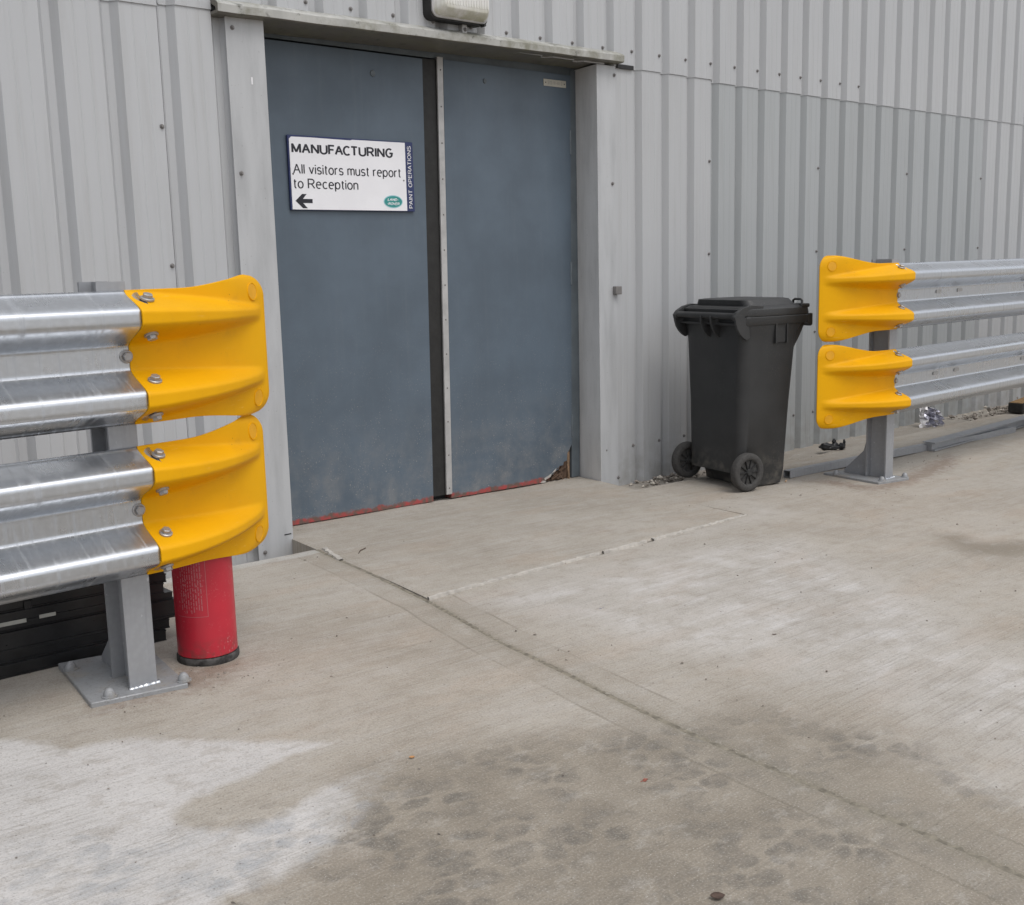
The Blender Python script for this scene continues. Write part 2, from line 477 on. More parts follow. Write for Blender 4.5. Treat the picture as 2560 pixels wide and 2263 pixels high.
def lathe_me(name, prof, seg=32, axis='z'):
    v, f = [], []
    for r, h in prof:
        for i in range(seg):
            a = 2 * math.pi * i / seg
            c, s = r * math.cos(a), r * math.sin(a)
            v.append((c, s, h) if axis == 'z' else ((c, h, s) if axis == 'y' else (h, c, s)))
    for j in range(len(prof) - 1):
        for i in range(seg):
            k = (i + 1) % seg
            f.append((j * seg + i, j * seg + k, (j + 1) * seg + k, (j + 1) * seg + i))
    f.append(tuple(range(seg))); f.append(tuple(range(len(prof) * seg - 1, (len(prof) - 1) * seg - 1, -1)))
    bm = bmesh.new()
    vs = [bm.verts.new(p) for p in v]
    for q in f: bm.faces.new([vs[i] for i in q])
    return bm_mesh(name, bm)

def lathe(name, prof, mat, parent=None, seg=32, axis='z', smooth=True, loc=None, ang=40):
    me = lathe_me(name, prof, seg, axis)
    o = link(name, me, mat, parent, False, loc)
    if smooth: auto_smooth(me, ang)
    return o

def auto_smooth(me, ang=40):
    for p in me.polygons: p.use_smooth = True
    me.set_sharp_from_angle(angle=R(ang))

def tube_me(name, path, r, seg=10):
    path = [Vector(p) for p in path]
    v, f = [], []
    prev = None
    for i, p in enumerate(path):
        d = (path[min(i + 1, len(path) - 1)] - path[max(i - 1, 0)]).normalized()
        if prev is None:
            a = d.cross(Vector((0, 0, 1)))
            if a.length < .1: a = d.cross(Vector((1, 0, 0)))
            a.normalize()
        else:
            a = (prev - d * prev.dot(d)).normalized()
        prev = a
        b = d.cross(a)
        for k in range(seg):
            t_ = 2 * math.pi * k / seg
            v.append(p + a * (r * math.cos(t_)) + b * (r * math.sin(t_)))
    for i in range(len(path) - 1):
        for k in range(seg):
            q = (k + 1) % seg
            f.append((i * seg + k, i * seg + q, (i + 1) * seg + q, (i + 1) * seg + k))
    f.append(tuple(range(seg))); f.append(tuple(range(len(v) - 1, len(v) - seg - 1, -1)))
    return mesh(name, v, f)

def thing(name, label, cat, loc=(0, 0, 0), rotz=0.0, group=None):
    o = bpy.data.objects.new(name, None)
    o.empty_display_size = .1
    COL.objects.link(o)
    o.location = loc; o.rotation_euler = (0, 0, rotz)
    return tag(o, label, cat, group)

def tag(o, label, cat=None, group=None, kind=None):
    o['label'] = label
    if cat: o['category'] = cat
    if group: o['group'] = group
    if kind: o['kind'] = kind
    return o

def struct(o, label):
    o['label'] = label; o['kind'] = 'structure'
    return o

# fasteners share three meshes
def bolt_mesh(name, r, h, washer, wh):
    bm = bmesh.new()
    def ring(rad, z, n, ph=0):
        return [bm.verts.new((rad * math.cos(2 * math.pi * i / n + ph), rad * math.sin(2 * math.pi * i / n + ph), z)) for i in range(n)]
    n = 24
    a = ring(washer, -.002, n); b = ring(washer, wh * .6, n); c = ring(washer * .86, wh, n)
    for p, q in ((a, b), (b, c)):
        for i in range(n): bm.faces.new((p[i], p[(i + 1) % n], q[(i + 1) % n], q[i]))
    bm.faces.new(c)
    d = ring(r, wh * .9, 6); e = ring(r, wh + h * .8, 6); g = ring(r * .82, wh + h, 6)
    for p, q in ((d, e), (e, g)):
        for i in range(6): bm.faces.new((p[i], p[(i + 1) % 6], q[(i + 1) % 6], q[i]))
    bm.faces.new(g)
    return bm_mesh(name, bm)

BOLT = bolt_mesh('bolt', .0118, .009, .0165, .0035); BOLT.materials.append(M['bolt'])
SCREW = bolt_mesh('screw', .0050, .006, .0082, .003); SCREW.materials.append(M['screw'])
RIVET = lathe_me('rivet', [(.0001, .003), (.002, .0025), (.0036, .0005), (.0038, -.001)], 10); RIVET.materials.append(M['rivet'])

def stud(name, me, p, n, parent, spin=None):
    o = bpy.data.objects.new(name, me)
    COL.objects.link(o)
    o.parent = parent
    q = Vector(n).normalized().to_track_quat('Z', 'Y')
    o.rotation_mode = 'QUATERNION'
    o.rotation_quaternion = q @ Matrix.Rotation(random.random() * 6.28 if spin is None else spin, 3, 'Z').to_quaternion()
    o.location = p
    return o

# ------------------------------------------------------------------ ground levels
def gz(x):
    return -.0239 * (x + 2.197) if x < 1.0 else -.0765 - .006 * (x - 1.0)
def gza(x):
    return np.where(x < 1.0, -.0239 * (x + 2.197), -.0765 - .006 * (x - 1.0))

def sdist(px, py, poly):
    poly = np.array(poly, float)
    d = np.full(px.shape, 1e9); ins = np.zeros(px.shape, bool)
    n = len(poly)
    for i in range(n):
        a, b = poly[i], poly[(i + 1) % n]
        e = b - a
        wx, wy = px - a[0], py - a[1]
        t_ = np.clip((wx * e[0] + wy * e[1]) / (e @ e + 1e-12), 0, 1)
        d = np.minimum(d, np.hypot(wx - e[0] * t_, wy - e[1] * t_))
        c = ((a[1] <= py) & (b[1] > py)) | ((b[1] <= py) & (a[1] > py))
        with np.errstate(divide='ignore', invalid='ignore'):
            xi = a[0] + (py - a[1]) / (b[1] - a[1] + 1e-12) * e[0]
        ins ^= c & (px < xi)
    return np.where(ins, d, -d)

JY = np.array([-30, -3.04, -2.7, -2.285, -1.97, -1.53, -1.047, 0.3])
JX = np.array([-4.2, -2.632, -2.603, -2.565, -2.522, -2.452, -2.347, -2.165])
def joint_x(y): return np.interp(y, JY, JX)

PALE1 = [(-3.7, -1.27), (-3.65, -1.32), (-3.6, -1.42), (-3.54, -1.43), (-3.42, -1.51), (-3.25, -1.7), (-3.12, -1.84), (-3.1, -1.95), (-3.2, -2.01), (-3.27, -2.08), (-3.37, -2.15), (-3.43, -2.18), (-3.55, -2.21), (-3.65, -2.2), (-3.8, -2.6), (-5.5, -2.9), (-5.5, -.6)]
FINGER = [(-3.58, -1.9), (-3.55, -1.85), (-3.46, -1.82), (-3.33, -1.80), (-3.24, -1.79), (-3.15, -1.80), (-3.06, -1.86), (-3.12, -1.95), (-3.2, -1.95), (-3.3, -1.95), (-3.4, -1.99), (-3.49, -2.0), (-3.55, -1.97)]
PALE2 = [(-2.30, -1.09), (-2.11, -1.10), (-1.58, -1.10), (-1.0, -1.16), (-.75, -1.35), (-.95, -1.75), (-1.15, -2.1), (-1.45, -2.45), (-1.55, -2.8), (-1.6, -3.4), (-2.3, -3.3), (-2.27, -2.88), (-2.19, -2.69), (-2.11, -2.4), (-2.14, -2.13), (-2.23, -1.78), (-2.23, -1.6), (-2.27, -1.34)]
PALE3 = [(-2.36, -2.67), (-2.26, -2.73), (-2.2, -3.0), (-2.42, -3.1), (-2.45, -2.97), (-2.43, -2.82)]
PALE4 = [(-1.9, -1.02), (-.55, -.97), (-.40, -.75), (-.30, -.80), (-.42, -1.07), (-.75, -1.10), (-1.9, -1.11)]
DARK1 = [(-3.28, -2.01), (-3.19, -1.94), (-3.05, -1.97), (-2.74, -2.10), (-2.50, -2.18), (-2.26, -2.30), (-2.24, -2.55), (-2.36, -2.80), (-2.47, -3.03), (-2.3, -4.2), (-4.4, -4.2), (-3.78, -2.6), (-3.59, -2.28), (-3.47, -2.2)]
BLOT = [(-3.75, -1.75), (-3.55, -1.93), (-3.3, -1.93), (-3.1, -1.95), (-2.8, -2.15), (-2.55, -2.2), (-2.32, -2.33), (-2.25, -2.6), (-2.4, -2.9), (-2.65, -3.0), (-2.75, -4.0), (-4.4, -4.0), (-4.1, -2.0)]
ARC = [(-.37, -1.70), (-.46, -1.80), (-.53, -1.93), (-.50, -2.06), (-.36, -2.1), (-.25, -1.99), (-.37, -1.93), (-.38, -1.84), (-.30, -1.76)]
RUST = [[(-3.45, -1.26), (-3.2, -1.27), (-3.08, -1.19), (-3.1, -1.12), (-3.25, -1.15), (-3.44, -1.22)],
        [(.36, -1.06), (.75, -1.04), (1.25, -.95), (1.5, -.82), (1.2, -.86), (.75, -.96), (.36, -1.0), (.38, -.8), (.3, -.7), (.3, -1.0)]]

def ground_attrs(me, X, Y):
    def put(n, a):
        at = me.attributes.new(n, 'FLOAT', 'POINT')
        at.data.foreach_set('value', np.asarray(a, np.float32).ravel())
    put('sd_pale', np.minimum(sdist(X, Y, PALE1), -sdist(X, Y, FINGER)))
    put('sd_pale2', np.maximum(np.maximum(sdist(X, Y, PALE2), sdist(X, Y, PALE3)), sdist(X, Y, PALE4)))
    put('sd_dark', sdist(X, Y, DARK1))
    put('sd_blot', sdist(X, Y, BLOT))
    put('sd_arc', sdist(X, Y, ARC))
    put('sd_rust', np.maximum(sdist(X, Y, RUST[0]), sdist(X, Y, RUST[1])))
    j = (X - joint_x(Y)) * .985
    put('jd', np.where((X > joint_x(Y)) & (Y > -1.06), 1.0, j))
    put('back_edge', np.where(X < joint_x(Y), -.228 - Y, 1.0))

def grid_obj(name, X, Y, Z, mat, skirt=.13, hi=None):
    """structured patch with a skirt round the edge and a slightly rounded arris"""
    ny, nx = X.shape
    idx = np.arange(nx * ny).reshape(ny, nx)
    f = np.stack([idx[:-1, :-1], idx[:-1, 1:], idx[1:, 1:], idx[1:, :-1]], -1).reshape(-1, 4)
    v = np.stack([X, Y, Z], -1).reshape(-1, 3)
    loop = np.concatenate([idx[0, :-1], idx[:-1, -1], idx[-1, :0:-1], idx[:0:-1, 0]])
    low = v[loop].copy(); low[:, 2] -= skirt
    base = len(v)
    v = np.concatenate([v, low])
    n = len(loop)
    sf = np.stack([loop, base + np.arange(n), base + (np.arange(n) + 1) % n, np.roll(loop, -1)], -1)
    me = bpy.data.meshes.new(name)
    me.from_pydata(v.tolist(), [], f.tolist() + sf.tolist())
    me.update()
    bmm = bmesh.new(); bmm.from_mesh(me)
    bmesh.ops.recalc_face_normals(bmm, faces=bmm.faces); bmm.to_mesh(me); bmm.free()
    if hi: ground_attrs(me, v[:, 0], v[:, 1])
    return link(name, me, mat)

def undul(X, Y):
    return .0016 * np.sin(X * 5.1 + 1.3 * Y) + .0013 * np.sin(Y * 6.3 - 2.1 * X + 1) + .0008 * np.sin(13 * X + 9 * Y)

def arris(dist):   # edge rounding
    return -.0018 * np.clip(1 - dist / .010, 0, 1) ** 2

def yvals():
    return np.concatenate([np.linspace(-14, -3.6, 12)[:-1], np.linspace(-3.6, -1.1, 150)[:-1], np.linspace(-1.1, -.24, 66)[:-1], np.array([-.24, -.234, -.229])])

def make_yard():
    ys = yvals()
    # left bay
    s0 = np.concatenate([np.linspace(-12, -4.6, 10)[:-1], np.linspace(-4.6, -2.3, 170)])
    S = (s0 + 12) / (9.7)
    X = np.zeros((len(ys), len(S) + 2)); Y = np.zeros_like(X)
    for j, y in enumerate(ys):
        e = joint_x(y) - .003
        sh = -.12 - .0  # keep rows level
        xs = -12 + (e - .014 + 12) * S
        X[j] = np.concatenate([xs, [e - .006, e]]); Y[j] = y
    Z = gza(X) + undul(X, Y) + arris(joint_x(Y) - .003 - X) + arris(-.229 - Y)
    struct(grid_obj('yard_bay', X, Y, Z, M['concrete'], hi=True), 'brushed concrete yard bay left of the joint, pale and stained')
    # middle bay, with the threshold slab cut out of its back left corner
    def far_x(y): return 2.65 + .28 * y
    def ytop(x):
        return -.974 + (x + .584) * .0406 - .004
    S = np.concatenate([np.linspace(0, .02, 8)[:-1], np.linspace(.02, .60, 190)[:-1], np.linspace(.60, 1, 50)])
    T = np.concatenate([np.linspace(0, .80, 12)[:-1], np.linspace(.80, 1.0, 170)])
    X = np.zeros((len(T), len(S))); Y = np.zeros_like(X)
    for j, t_ in enumerate(T):
        y = np.full(len(S), -13 + t_ * 12.0)
        for _ in range(6):
            x0 = joint_x(y) + .003; x1 = far_x(y) - .004
            x = x0 + (x1 - x0) * S
            y = -14 + (ytop(x) + 14) * t_
        X[j] = x; Y[j] = y
    slabside = np.where(X < -.58, ytop(X) - Y, 1.0)
    Z = gza(X) + undul(X, Y) + arris(X - joint_x(Y) - .003) + arris(slabside)
    struct(grid_obj('yard_bay', X, Y, Z, M['concrete'], hi=True), 'brushed concrete yard bay in front of and right of the door')
    S = np.concatenate([np.linspace(0, .6, 90)[:-1], np.linspace(.6, 1, 40)])
    T = np.linspace(0, 1, 50)
    X = np.zeros((len(T), len(S))); Y = np.zeros_like(X)
    for j, t_ in enumerate(T):
        y = np.full(len(S), -.974 + t_ * .72)
        for _ in range(6):
            x0 = -.584 + (y + .974) / .974 * .128 + .004; x1 = far_x(y) - .004
            x = x0 + (x1 - x0) * S
            yt = ytop(x)
            y = yt + (-.246 - yt) * t_
        X[j] = x; Y[j] = y
    Z = gza(X) + undul(X, Y) + arris(-.246 - Y)
    struct(grid_obj('yard_bay', X, Y, Z, M['concrete'], hi=True), 'concrete apron strip under the bin and right rail post')
    # right bay beyond the next joint
    ysr = np.concatenate([np.linspace(-14, -1.2, 30)[:-1], np.linspace(-1.2, -.246, 30)])
    S = np.linspace(0, 1, 80) ** 1.6
    X = np.zeros((len(ysr), len(S))); Y = np.zeros_like(X)
    for j, y in enumerate(ysr):
        X[j] = far_x(y) + .004 + (16 - far_x(y)) * S; Y[j] = y
    Z = gza(X) + undul(X, Y) - .004
    struct(grid_obj('yard_bay', X, Y, Z, M['concrete'], hi=True), 'far right concrete yard bay behind the channel offcut')
    # threshold slab
    c = np.array([(-2.331, -1.041), (-.588, -.970), (-.411, .34), (-2.16, .34)])
    u = np.linspace(0, 1, 110); w = np.linspace(0, 1, 80)
    u = np.concatenate([[0, .003], u[1:-1], [.997, 1]]); w = np.concatenate([[0, .004], w[1:-1], [.996, 1]])
    U, W = np.meshgrid(u, w)
    X = (1 - U) * (1 - W) * c[0, 0] + U * (1 - W) * c[1, 0] + U * W * c[2, 0] + (1 - U) * W * c[3, 0]
    Y = (1 - U) * (1 - W) * c[0, 1] + U * (1 - W) * c[1, 1] + U * W * c[2, 1] + (1 - U) * W * c[3, 1]
    Z = gza(X) + undul(X + 3, Y) - .005 * np.clip(1 - U * 120, 0, 1) - .005 * np.clip(1 - W * 90, 0, 1) + .003
    sl = struct(grid_obj('threshold_slab', X, Y, Z, M['slab']), 'concrete threshold slab in front of the double door')
    # pale mortar bead along the slab's front and left edges (broken, uneven)
    def bead(a, b, w0, n, gaps, seed):
        rr = random.Random(seed)
        v, f = [], []
        a, b = np.array(a), np.array(b)
        d = (b - a) / np.linalg.norm(b - a); nn = np.array([-d[1], d[0]])
        last = None
        for i in range(n + 1):
            tt = i / n
            p = a + (b - a) * tt
            g = any(lo < tt < hi_ for lo, hi_ in gaps)
            if g: last = None; continue
            wl = w0 * (.5 + .7 * rr.random()); wr = w0 * (.5 + .7 * rr.random())
            hh = .004 + .005 * rr.random()
            q1, q2 = p + nn * wl, p - nn * wr
            k = len(v)
            v += [(q1[0], q1[1], gz(q1[0]) - .012), (q1[0] - nn[0] * wl * .4, q1[1] - nn[1] * wl * .4, gz(p[0]) + hh), (p[0] - nn[0] * wr * .6, p[1] - nn[1] * wr * .6, gz(p[0]) + hh * .8), (q2[0], q2[1], gz(q2[0]) - .012)]
            if last is not None:
                for e in range(3): f.append((last + e, k + e, k + e + 1, last + e + 1))
            last = k
        return v, f
    v, f = bead((-2.335, -1.043), (-.586, -.972), .009, 170, [(.47, .475), (.62, .64), (.80, .805)], 3)
    mk('mortar_bead', v, f, M['mortar'], sl)
    v, f = bead((-2.213, -.255), (-2.262, -.44), .014, 14, [], 5)
    mk('mortar_bead', v, f, M['mortar'], sl)
    # silted joint filler between the bays and round the slab
    def filler(pts, w, name, parent=None):
        v, f = [], []
        rr_ = random.Random(8)
        for i, (x, y) in enumerate(pts):
            a = np.array(pts[max(0, i - 1)]); b = np.array(pts[min(len(pts) - 1, i + 1)])
            d = (b - a) / np.linalg.norm(b - a); nn = np.array([-d[1], d[0]]) * w
            z = gz(x) + float(undul(np.float64(x), np.float64(y))) - .0014 + rr_.uniform(-.0006, .0010)
            v += [(x + nn[0], y + nn[1], z), (x - nn[0], y - nn[1], z)]
            if i: f.append((2 * i - 2, 2 * i - 1, 2 * i + 1, 2 * i))
        return mk(name, v, f, M['silt'], parent)
    yy = np.linspace(-3.6, -.24, 400)
    struct(filler([(float(joint_x(y)), float(y)) for y in yy], .0095, 'joint_filler'), 'silted joint line running from the threshold towards the camera')
    filler([(-.584 + .004 + t_ * .098, -.972 + t_ * .73) for t_ in np.linspace(0, 1, 90)], .006, 'joint_filler', sl)
    # lower ground and the strip between apron and wall
    z0 = -.19
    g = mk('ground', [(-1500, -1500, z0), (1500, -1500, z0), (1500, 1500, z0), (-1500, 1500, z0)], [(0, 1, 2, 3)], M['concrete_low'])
    struct(g, 'bare ground below the concrete bays')
    xs = np.concatenate([np.linspace(-.452, 2, 40), np.linspace(2.3, 16, 30)])
    ysx = np.array([-.240, -.12, .06])
    X, Y = np.meshgrid(xs, ysx)
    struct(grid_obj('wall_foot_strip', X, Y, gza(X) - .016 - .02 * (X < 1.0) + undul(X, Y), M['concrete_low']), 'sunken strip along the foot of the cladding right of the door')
    xs = np.linspace(-12, -2.19, 30)
    X, Y = np.meshgrid(xs, np.array([-.224, -.12, .06]))
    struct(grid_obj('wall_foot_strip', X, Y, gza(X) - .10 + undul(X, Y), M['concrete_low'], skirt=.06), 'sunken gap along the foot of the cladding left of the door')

make_yard()

# ------------------------------------------------------------------ factory wall
ZL = 1.926
DEPTH, RUN, TR = .029, .020, .026
wall = thing('factory_wall', 'grey ribbed metal cladding wall of the factory around the double door', 'wall')

def profile(x0, x1, off):
    """cladding line from x0 to x1: trough starts at every multiple of 0.2"""
    P = []
    def f(x):
        r = (x + 1e-9) % .2
        if r < RUN: return DEPTH * r / RUN
        if r < RUN + TR: return DEPTH
        if r < 2 * RUN + TR: return DEPTH * (1 - (r - RUN - TR) / RUN)
        # two shallow stiffening grooves on the crown
        q = r - (2 * RUN + TR)
        for g in (.045, .089):
            if abs(q - g) < .004: return .0013 * (1 - abs(q - g) / .004)
        return 0.0
    ks = set([x0, x1])
    k = math.floor(x0 / .2) - 1
    while k * .2 < x1 + .2:
        b = k * .2
        for d in (0, RUN, RUN + TR, 2 * RUN + TR, .066 + .041, .066 + .045, .066 + .049, .066 + .085, .066 + .089, .066 + .093):
            if x0 < b + d < x1: ks.add(round(b + d, 5))
        k += 1
    xs = sorted(ks)
    return [(x, f(x) + off) for x in xs]

def sheet(x0, x1, z0, z1, off, mat):
    P = profile(x0, x1, off)
    n = len(P)
    zs = [z0, z1]
    v, f = [], []
    for z in zs: v += [(x, y, z) for x, y in P]
    for z in zs: v += [(x, y + .003, z) for x, y in P]
    for i in range(n - 1):
        f.append((i, i + 1, n + i + 1, n + i))
        f.append((2 * n + i, 3 * n + i, 3 * n + i + 1, 2 * n + i + 1))
        f.append((i, 2 * n + i, 2 * n + i + 1, i + 1))
        f.append((n + i, n + i + 1, 3 * n + i + 1, 3 * n + i))
    f.append((0, n, 3 * n, 2 * n)); f.append((n - 1, 3 * n - 1, 4 * n - 1, 2 * n - 1))
    return mk('cladding_sheet', v, f, mat, wall)

GAP = .0012
ZB = -.17
for i in range(-10, 14):
    a, b = .4 + (i - 1) * 1.0, .4 + i * 1.0
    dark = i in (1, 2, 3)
    # upper sheet
    up_z0 = ZL
    ov = (a < -.25 and b > -2.40)
    s = sheet(a + GAP, b - GAP, ZL + (.0 if not ov else .012), 4.6, -.0045, M['clad'])
    for k in range(1, 6):
        X = a + .2 * k
        if -8 < X < 1.9: stud('screw', SCREW, (X - .012, -.0045, 2.015 if not (-2.45 < X < -.25) else 2.012), (0, -1, 0), s)
    # lower sheet
    la, lb = a, b
    if b > -2.33 and a < -2.33: lb = -2.30
    elif a > -2.4 and b < -.4: continue
    elif a < -.43 and b > -.43: la = -.43
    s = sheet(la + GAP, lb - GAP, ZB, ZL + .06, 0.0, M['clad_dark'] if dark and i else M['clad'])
    for k in range(1, 6):
        X = a + .2 * k
        if -8 < X < 1.9 and la < X <= lb + .01:
            stud('screw', SCREW, (X - .014, 0, .113), (0, -1, 0), s)
    if -8 < b < 6 and abs(lb - b) < .01:
        for z in (.59, 1.057, 1.53): stud('screw', SCREW, (b - .012, 0, z), (0, -1, 0), s)
box('backing', -9.6, -2.20, .045, .3, -.18, 4.6, M['void'], wall)
box('backing', -.40, 13.3, .045, .3, -.18, 4.6, M['void'], wall)
box('backing', -2.20, -.40, .045, .3, 1.995, 4.6, M['void'], wall)

# jamb flashings: folded angle, one face on the wall and one lining the reveal
LJ = prism('jamb_flashing', [(-2.350, -.002), (-2.350, -.007), (-2.197, -.007), (-2.180, .19), (-2.187, .19), (-2.203, -.002)], 'z', -.13, 1.935, M['flash'], wall)
for z in (-.035, 1.382, 1.886): stud('screw', SCREW, (-2.323, -.007, z), (0, -1, 0), LJ)
scr = box('scratch', -2.260, -2.254, -.0082, -.0068, 1.697, 1.722, M['print_white'], LJ)
box('scratch', -2.235, -2.205, -.0082, -.0068, .016, .020, M['void'], LJ)
RJ = prism('jamb_flashing', [(-.330, -.002), (-.330, -.007), (-.456, -.007), (-.418, .19), (-.410, .19), (-.449, -.002)], 'z', -.09, 1.935, M['flash'], wall)
RJ.data.materials.append(M['reveal'])
for p in RJ.data.polygons:
    if p.normal.x < -.6 and p.center.y > 0: p.material_index = 1
for x, z in ((-.308, 1.895), (-.326, 1.397), (-.303, -.035)):
    stud('screw', SCREW, (x - .03, -.007, z), (0, -1, 0), RJ)
v, f = [], []
for i in range(60):
    z = -.03 + 1.80 * i / 59
    w_ = .0022 + .0028 * random.random() if random.random() > .15 else .0006
    x_ = -.4215
    v += [(x_ - w_, .183, z), (x_ + w_ * .2, .178, z), (x_ + .004, .186, z)]
    if i: f += [(3 * i - 3, 3 * i - 2, 3 * i + 1, 3 * i), (3 * i - 2, 3 * i - 1, 3 * i + 2, 3 * i + 1)]
mk('sealant', v, f, M['sign_white'], RJ)
cl = box('cable_clip', -.360, -.318, -.030, -.007, .872, .912, M['screw'], RJ, .004, 2)

# lintel drip flashing, slightly out of level, and its soffit
def lintel():
    x0, x1 = -2.400, -.318
    n = 26
    prof = [(.16, -.006), (-.046, 0.0), (-.053, .004), (-.055, .030), (-.047, .038), (-.004, .056), (.025, .060), (.025, .050), (-.035, .022), (-.04, .010), (.16, .004)]
    v, f = [], []
    m_ = len(prof)
    for i in range(n + 1):
        x = x0 + (x1 - x0) * i / n
        dz = 1.921 + .0128 * (x - x0) + random.uniform(-.0012, .0012)
        dy = random.uniform(-.0015, .0015)
        v += [(x, y + (dy if y < 0 else 0), z + dz) for y, z in prof]
    for i in range(n):
        for k in range(m_):
            q = (k + 1) % m_
            f.append((i * m_ + k, (i + 1) * m_ + k, (i + 1) * m_ + q, i * m_ + q))
    f.append(tuple(range(m_))); f.append(tuple(range(len(v) - 1, len(v) - m_ - 1, -1)))
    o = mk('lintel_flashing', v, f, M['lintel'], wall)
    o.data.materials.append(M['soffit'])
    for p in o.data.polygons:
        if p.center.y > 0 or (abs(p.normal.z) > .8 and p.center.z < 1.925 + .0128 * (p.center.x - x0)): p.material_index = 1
    return o
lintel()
# dark torn closer strip at the right end of the lintel
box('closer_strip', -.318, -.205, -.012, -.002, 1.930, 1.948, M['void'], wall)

# ------------------------------------------------------------------ double door
DY = .16
door = thing('double_door', 'blue grey painted double door with rotten bottom right corner', 'door', (-1.3, DY, gz(-1.3)))
def dl(x): return x + 1.3
def dz(z): return z - gz(-1.3)

def leaf_poly(name, pts, y0, y1, parent, mat):
    return prism(name, pts, 'y', y0, y1, mat, parent)

gl = lambda x: dz(gz(x)) + .007
# left leaf
left = leaf_poly('door_leaf', [(dl(-2.185), gl(-2.185)), (dl(-1.372), gl(-1.372)), (dl(-1.346), dz(1.897)), (dl(-2.185), dz(1.897))], 0, .045, door, M['door'])
# right leaf with the corner broken away along a jagged line
brk = [(-.682, .007), (-.674, .020), (-.650, .022), (-.644, .038), (-.616, .040), (-.610, .056), (-.586, .058), (-.580, .076), (-.552, .078), (-.548, .094), (-.526, .098), (-.522, .136), (-.508, .150)]
pts = [(dl(-1.268), gl(-1.268))] + [(dl(x), gl(x) + z - .007) for x, z in brk] + [(dl(-.490), dz(gz(-.5)) + .178), (dl(-.462), dz(1.905)), (dl(-1.232), dz(1.905))]
right = leaf_poly('door_leaf', pts, 0, .045, door, M['door'])
# rubber seal band and aluminium cover strip where the leaves meet
prism('seal_strip', [(dl(-1.3705), gl(-1.37) + .02), (dl(-1.297), gl(-1.3) + .02), (dl(-1.272), dz(1.90)), (dl(-1.3445), dz(1.90))], 'y', .004, .040, M['seal'], door)
ast = prism('cover_strip', [(dl(-1.300), gl(-1.3) + .022), (dl(-1.268), gl(-1.27) + .022), (dl(-1.240), dz(1.912)), (dl(-1.270), dz(1.912))], 'y', -.007, .001, M['alu'], door)
for i in range(13):
    z = .05 + i * .152
    stud('rivet', RIVET, (dl(-1.284) + .03 * z / 1.9 + .0, -.007, z + gl(-1.28)), (0, -1, 0), ast)
prism('door_frame', [(dl(-.487), gl(-.487) + .0), (dl(-.430), gl(-.43) - .0), (dl(-.405), dz(1.93)), (dl(-.456), dz(1.93))], 'y', .006, .06, M['frame'], door)
for z in (.25, 1.0, 1.62):
    lathe('hinge', [(.0001, -.055), (.007, -.055), (.007, .055), (.0001, .055)], M['frame'], door, 12, loc=(dl(-.488) + .026 * z / 1.9, .002, z))
box('frame_head', dl(-2.2), dl(-.40), .010, .07, dz(1.9065), dz(1.96), M['frame'], door)
box('door_lining', dl(-2.22), dl(-.36), .05, .12, dz(-.12), dz(2.0), M['void'], door)
lathe('hole_plug', [(.0001, -.004), (.011, -.004), (.014, 0.0), (.014, .004)], M['frame'], left, 20, 'y', loc=(dl(-1.605), .0, dz(1.815)))
lathe('hole_plug', [(.0001, -.004), (.009, -.004), (.011, 0.0), (.011, .004)], M['frame'], right, 20, 'y', loc=(dl(-1.00), .0, dz(1.835)))
# splintered timber in the broken corner
corner = [(-0.535, 0.097, -0.580, 0.003, .018), (-0.501, 0.168, -0.508, 0.002, .020), (-0.516, 0.135, -0.524, 0.005, .012), (-0.535, 0.102, -0.625, 0.039, .015),
          (-0.539, 0.082, -0.605, 0.025, .014), (-0.547, 0.061, -0.629, 0.018, .013), (-0.547, 0.041, -0.633, 0.010, .013), (-0.523, 0.115, -0.597, 0.064, .013), (-0.510, 0.090, -0.547, 0.070, .012), (-0.531, 0.029, -0.597, 0.015, .015), (-0.654, 0.016, -0.556, 0.005, .012), (-0.580, 0.057, -0.543, -0.003, .016), (-0.515, 0.066, -0.580, 0.049, .012)]
for i, (xa, za, xb, zb, w) in enumerate(corner):
    a = Vector((dl(xa), .012 + .006 * (i % 3), za + gl(xa) - .007)); b = Vector((dl(xb), .006 - .010 * (i % 2) + .004 * (i % 3), zb + gl(xb) - .007))
    d = (b - a).normalized(); nrm = Vector((-d.z, 0, d.x))
    rr = random.Random(i)
    v = []
    for k in range(4):
        p = a + (b - a) * (k / 3)
        ww = w * (1.0, .9, .7, .35)[k] * rr.uniform(.8, 1.2)
        off = Vector((rr.uniform(-.003, .003), rr.uniform(-.003, .003), rr.uniform(-.003, .003)))
        v += [p + nrm * ww * .5 + off, p - nrm * ww * .5 + off, p - nrm * ww * .35 + off + Vector((0, .012, 0)), p + nrm * ww * .35 + off + Vector((0, .012, 0))]
    f = [(0, 1, 2, 3), (15, 14, 13, 12)]
    for k in range(3):
        for e in range(4): f.append((k * 4 + e, (k + 1) * 4 + e, (k + 1) * 4 + (e + 1) % 4, k * 4 + (e + 1) % 4))
    mk('splinter', v, f, M['wood_light'] if i in (1, 8) else M['wood'], right)
prism('core_timber', [(dl(-.71), gl(-.71)), (dl(-.49), gl(-.49)), (dl(-.488), gl(-.49) + .18), (dl(-.53), gl(-.5) + .11), (dl(-.62), gl(-.6) + .06)], 'y', .016, .044, M['wood'], right)
for pc in ([(-.680, .014), (-.662, .020), (-.640, .028), (-.634, .043), (-.655, .034), (-.684, .024)],
           [(-.632, .044), (-.608, .050), (-.602, .064), (-.615, .056)],
           [(-.712, .004), (-.680, .002), (-.672, .010), (-.695, .014)]):
    prism('paint_chip', [(dl(x), gl(x) + z - .004) for x, z in pc], 'y', -.0015, .002, M['white_chip'], right)
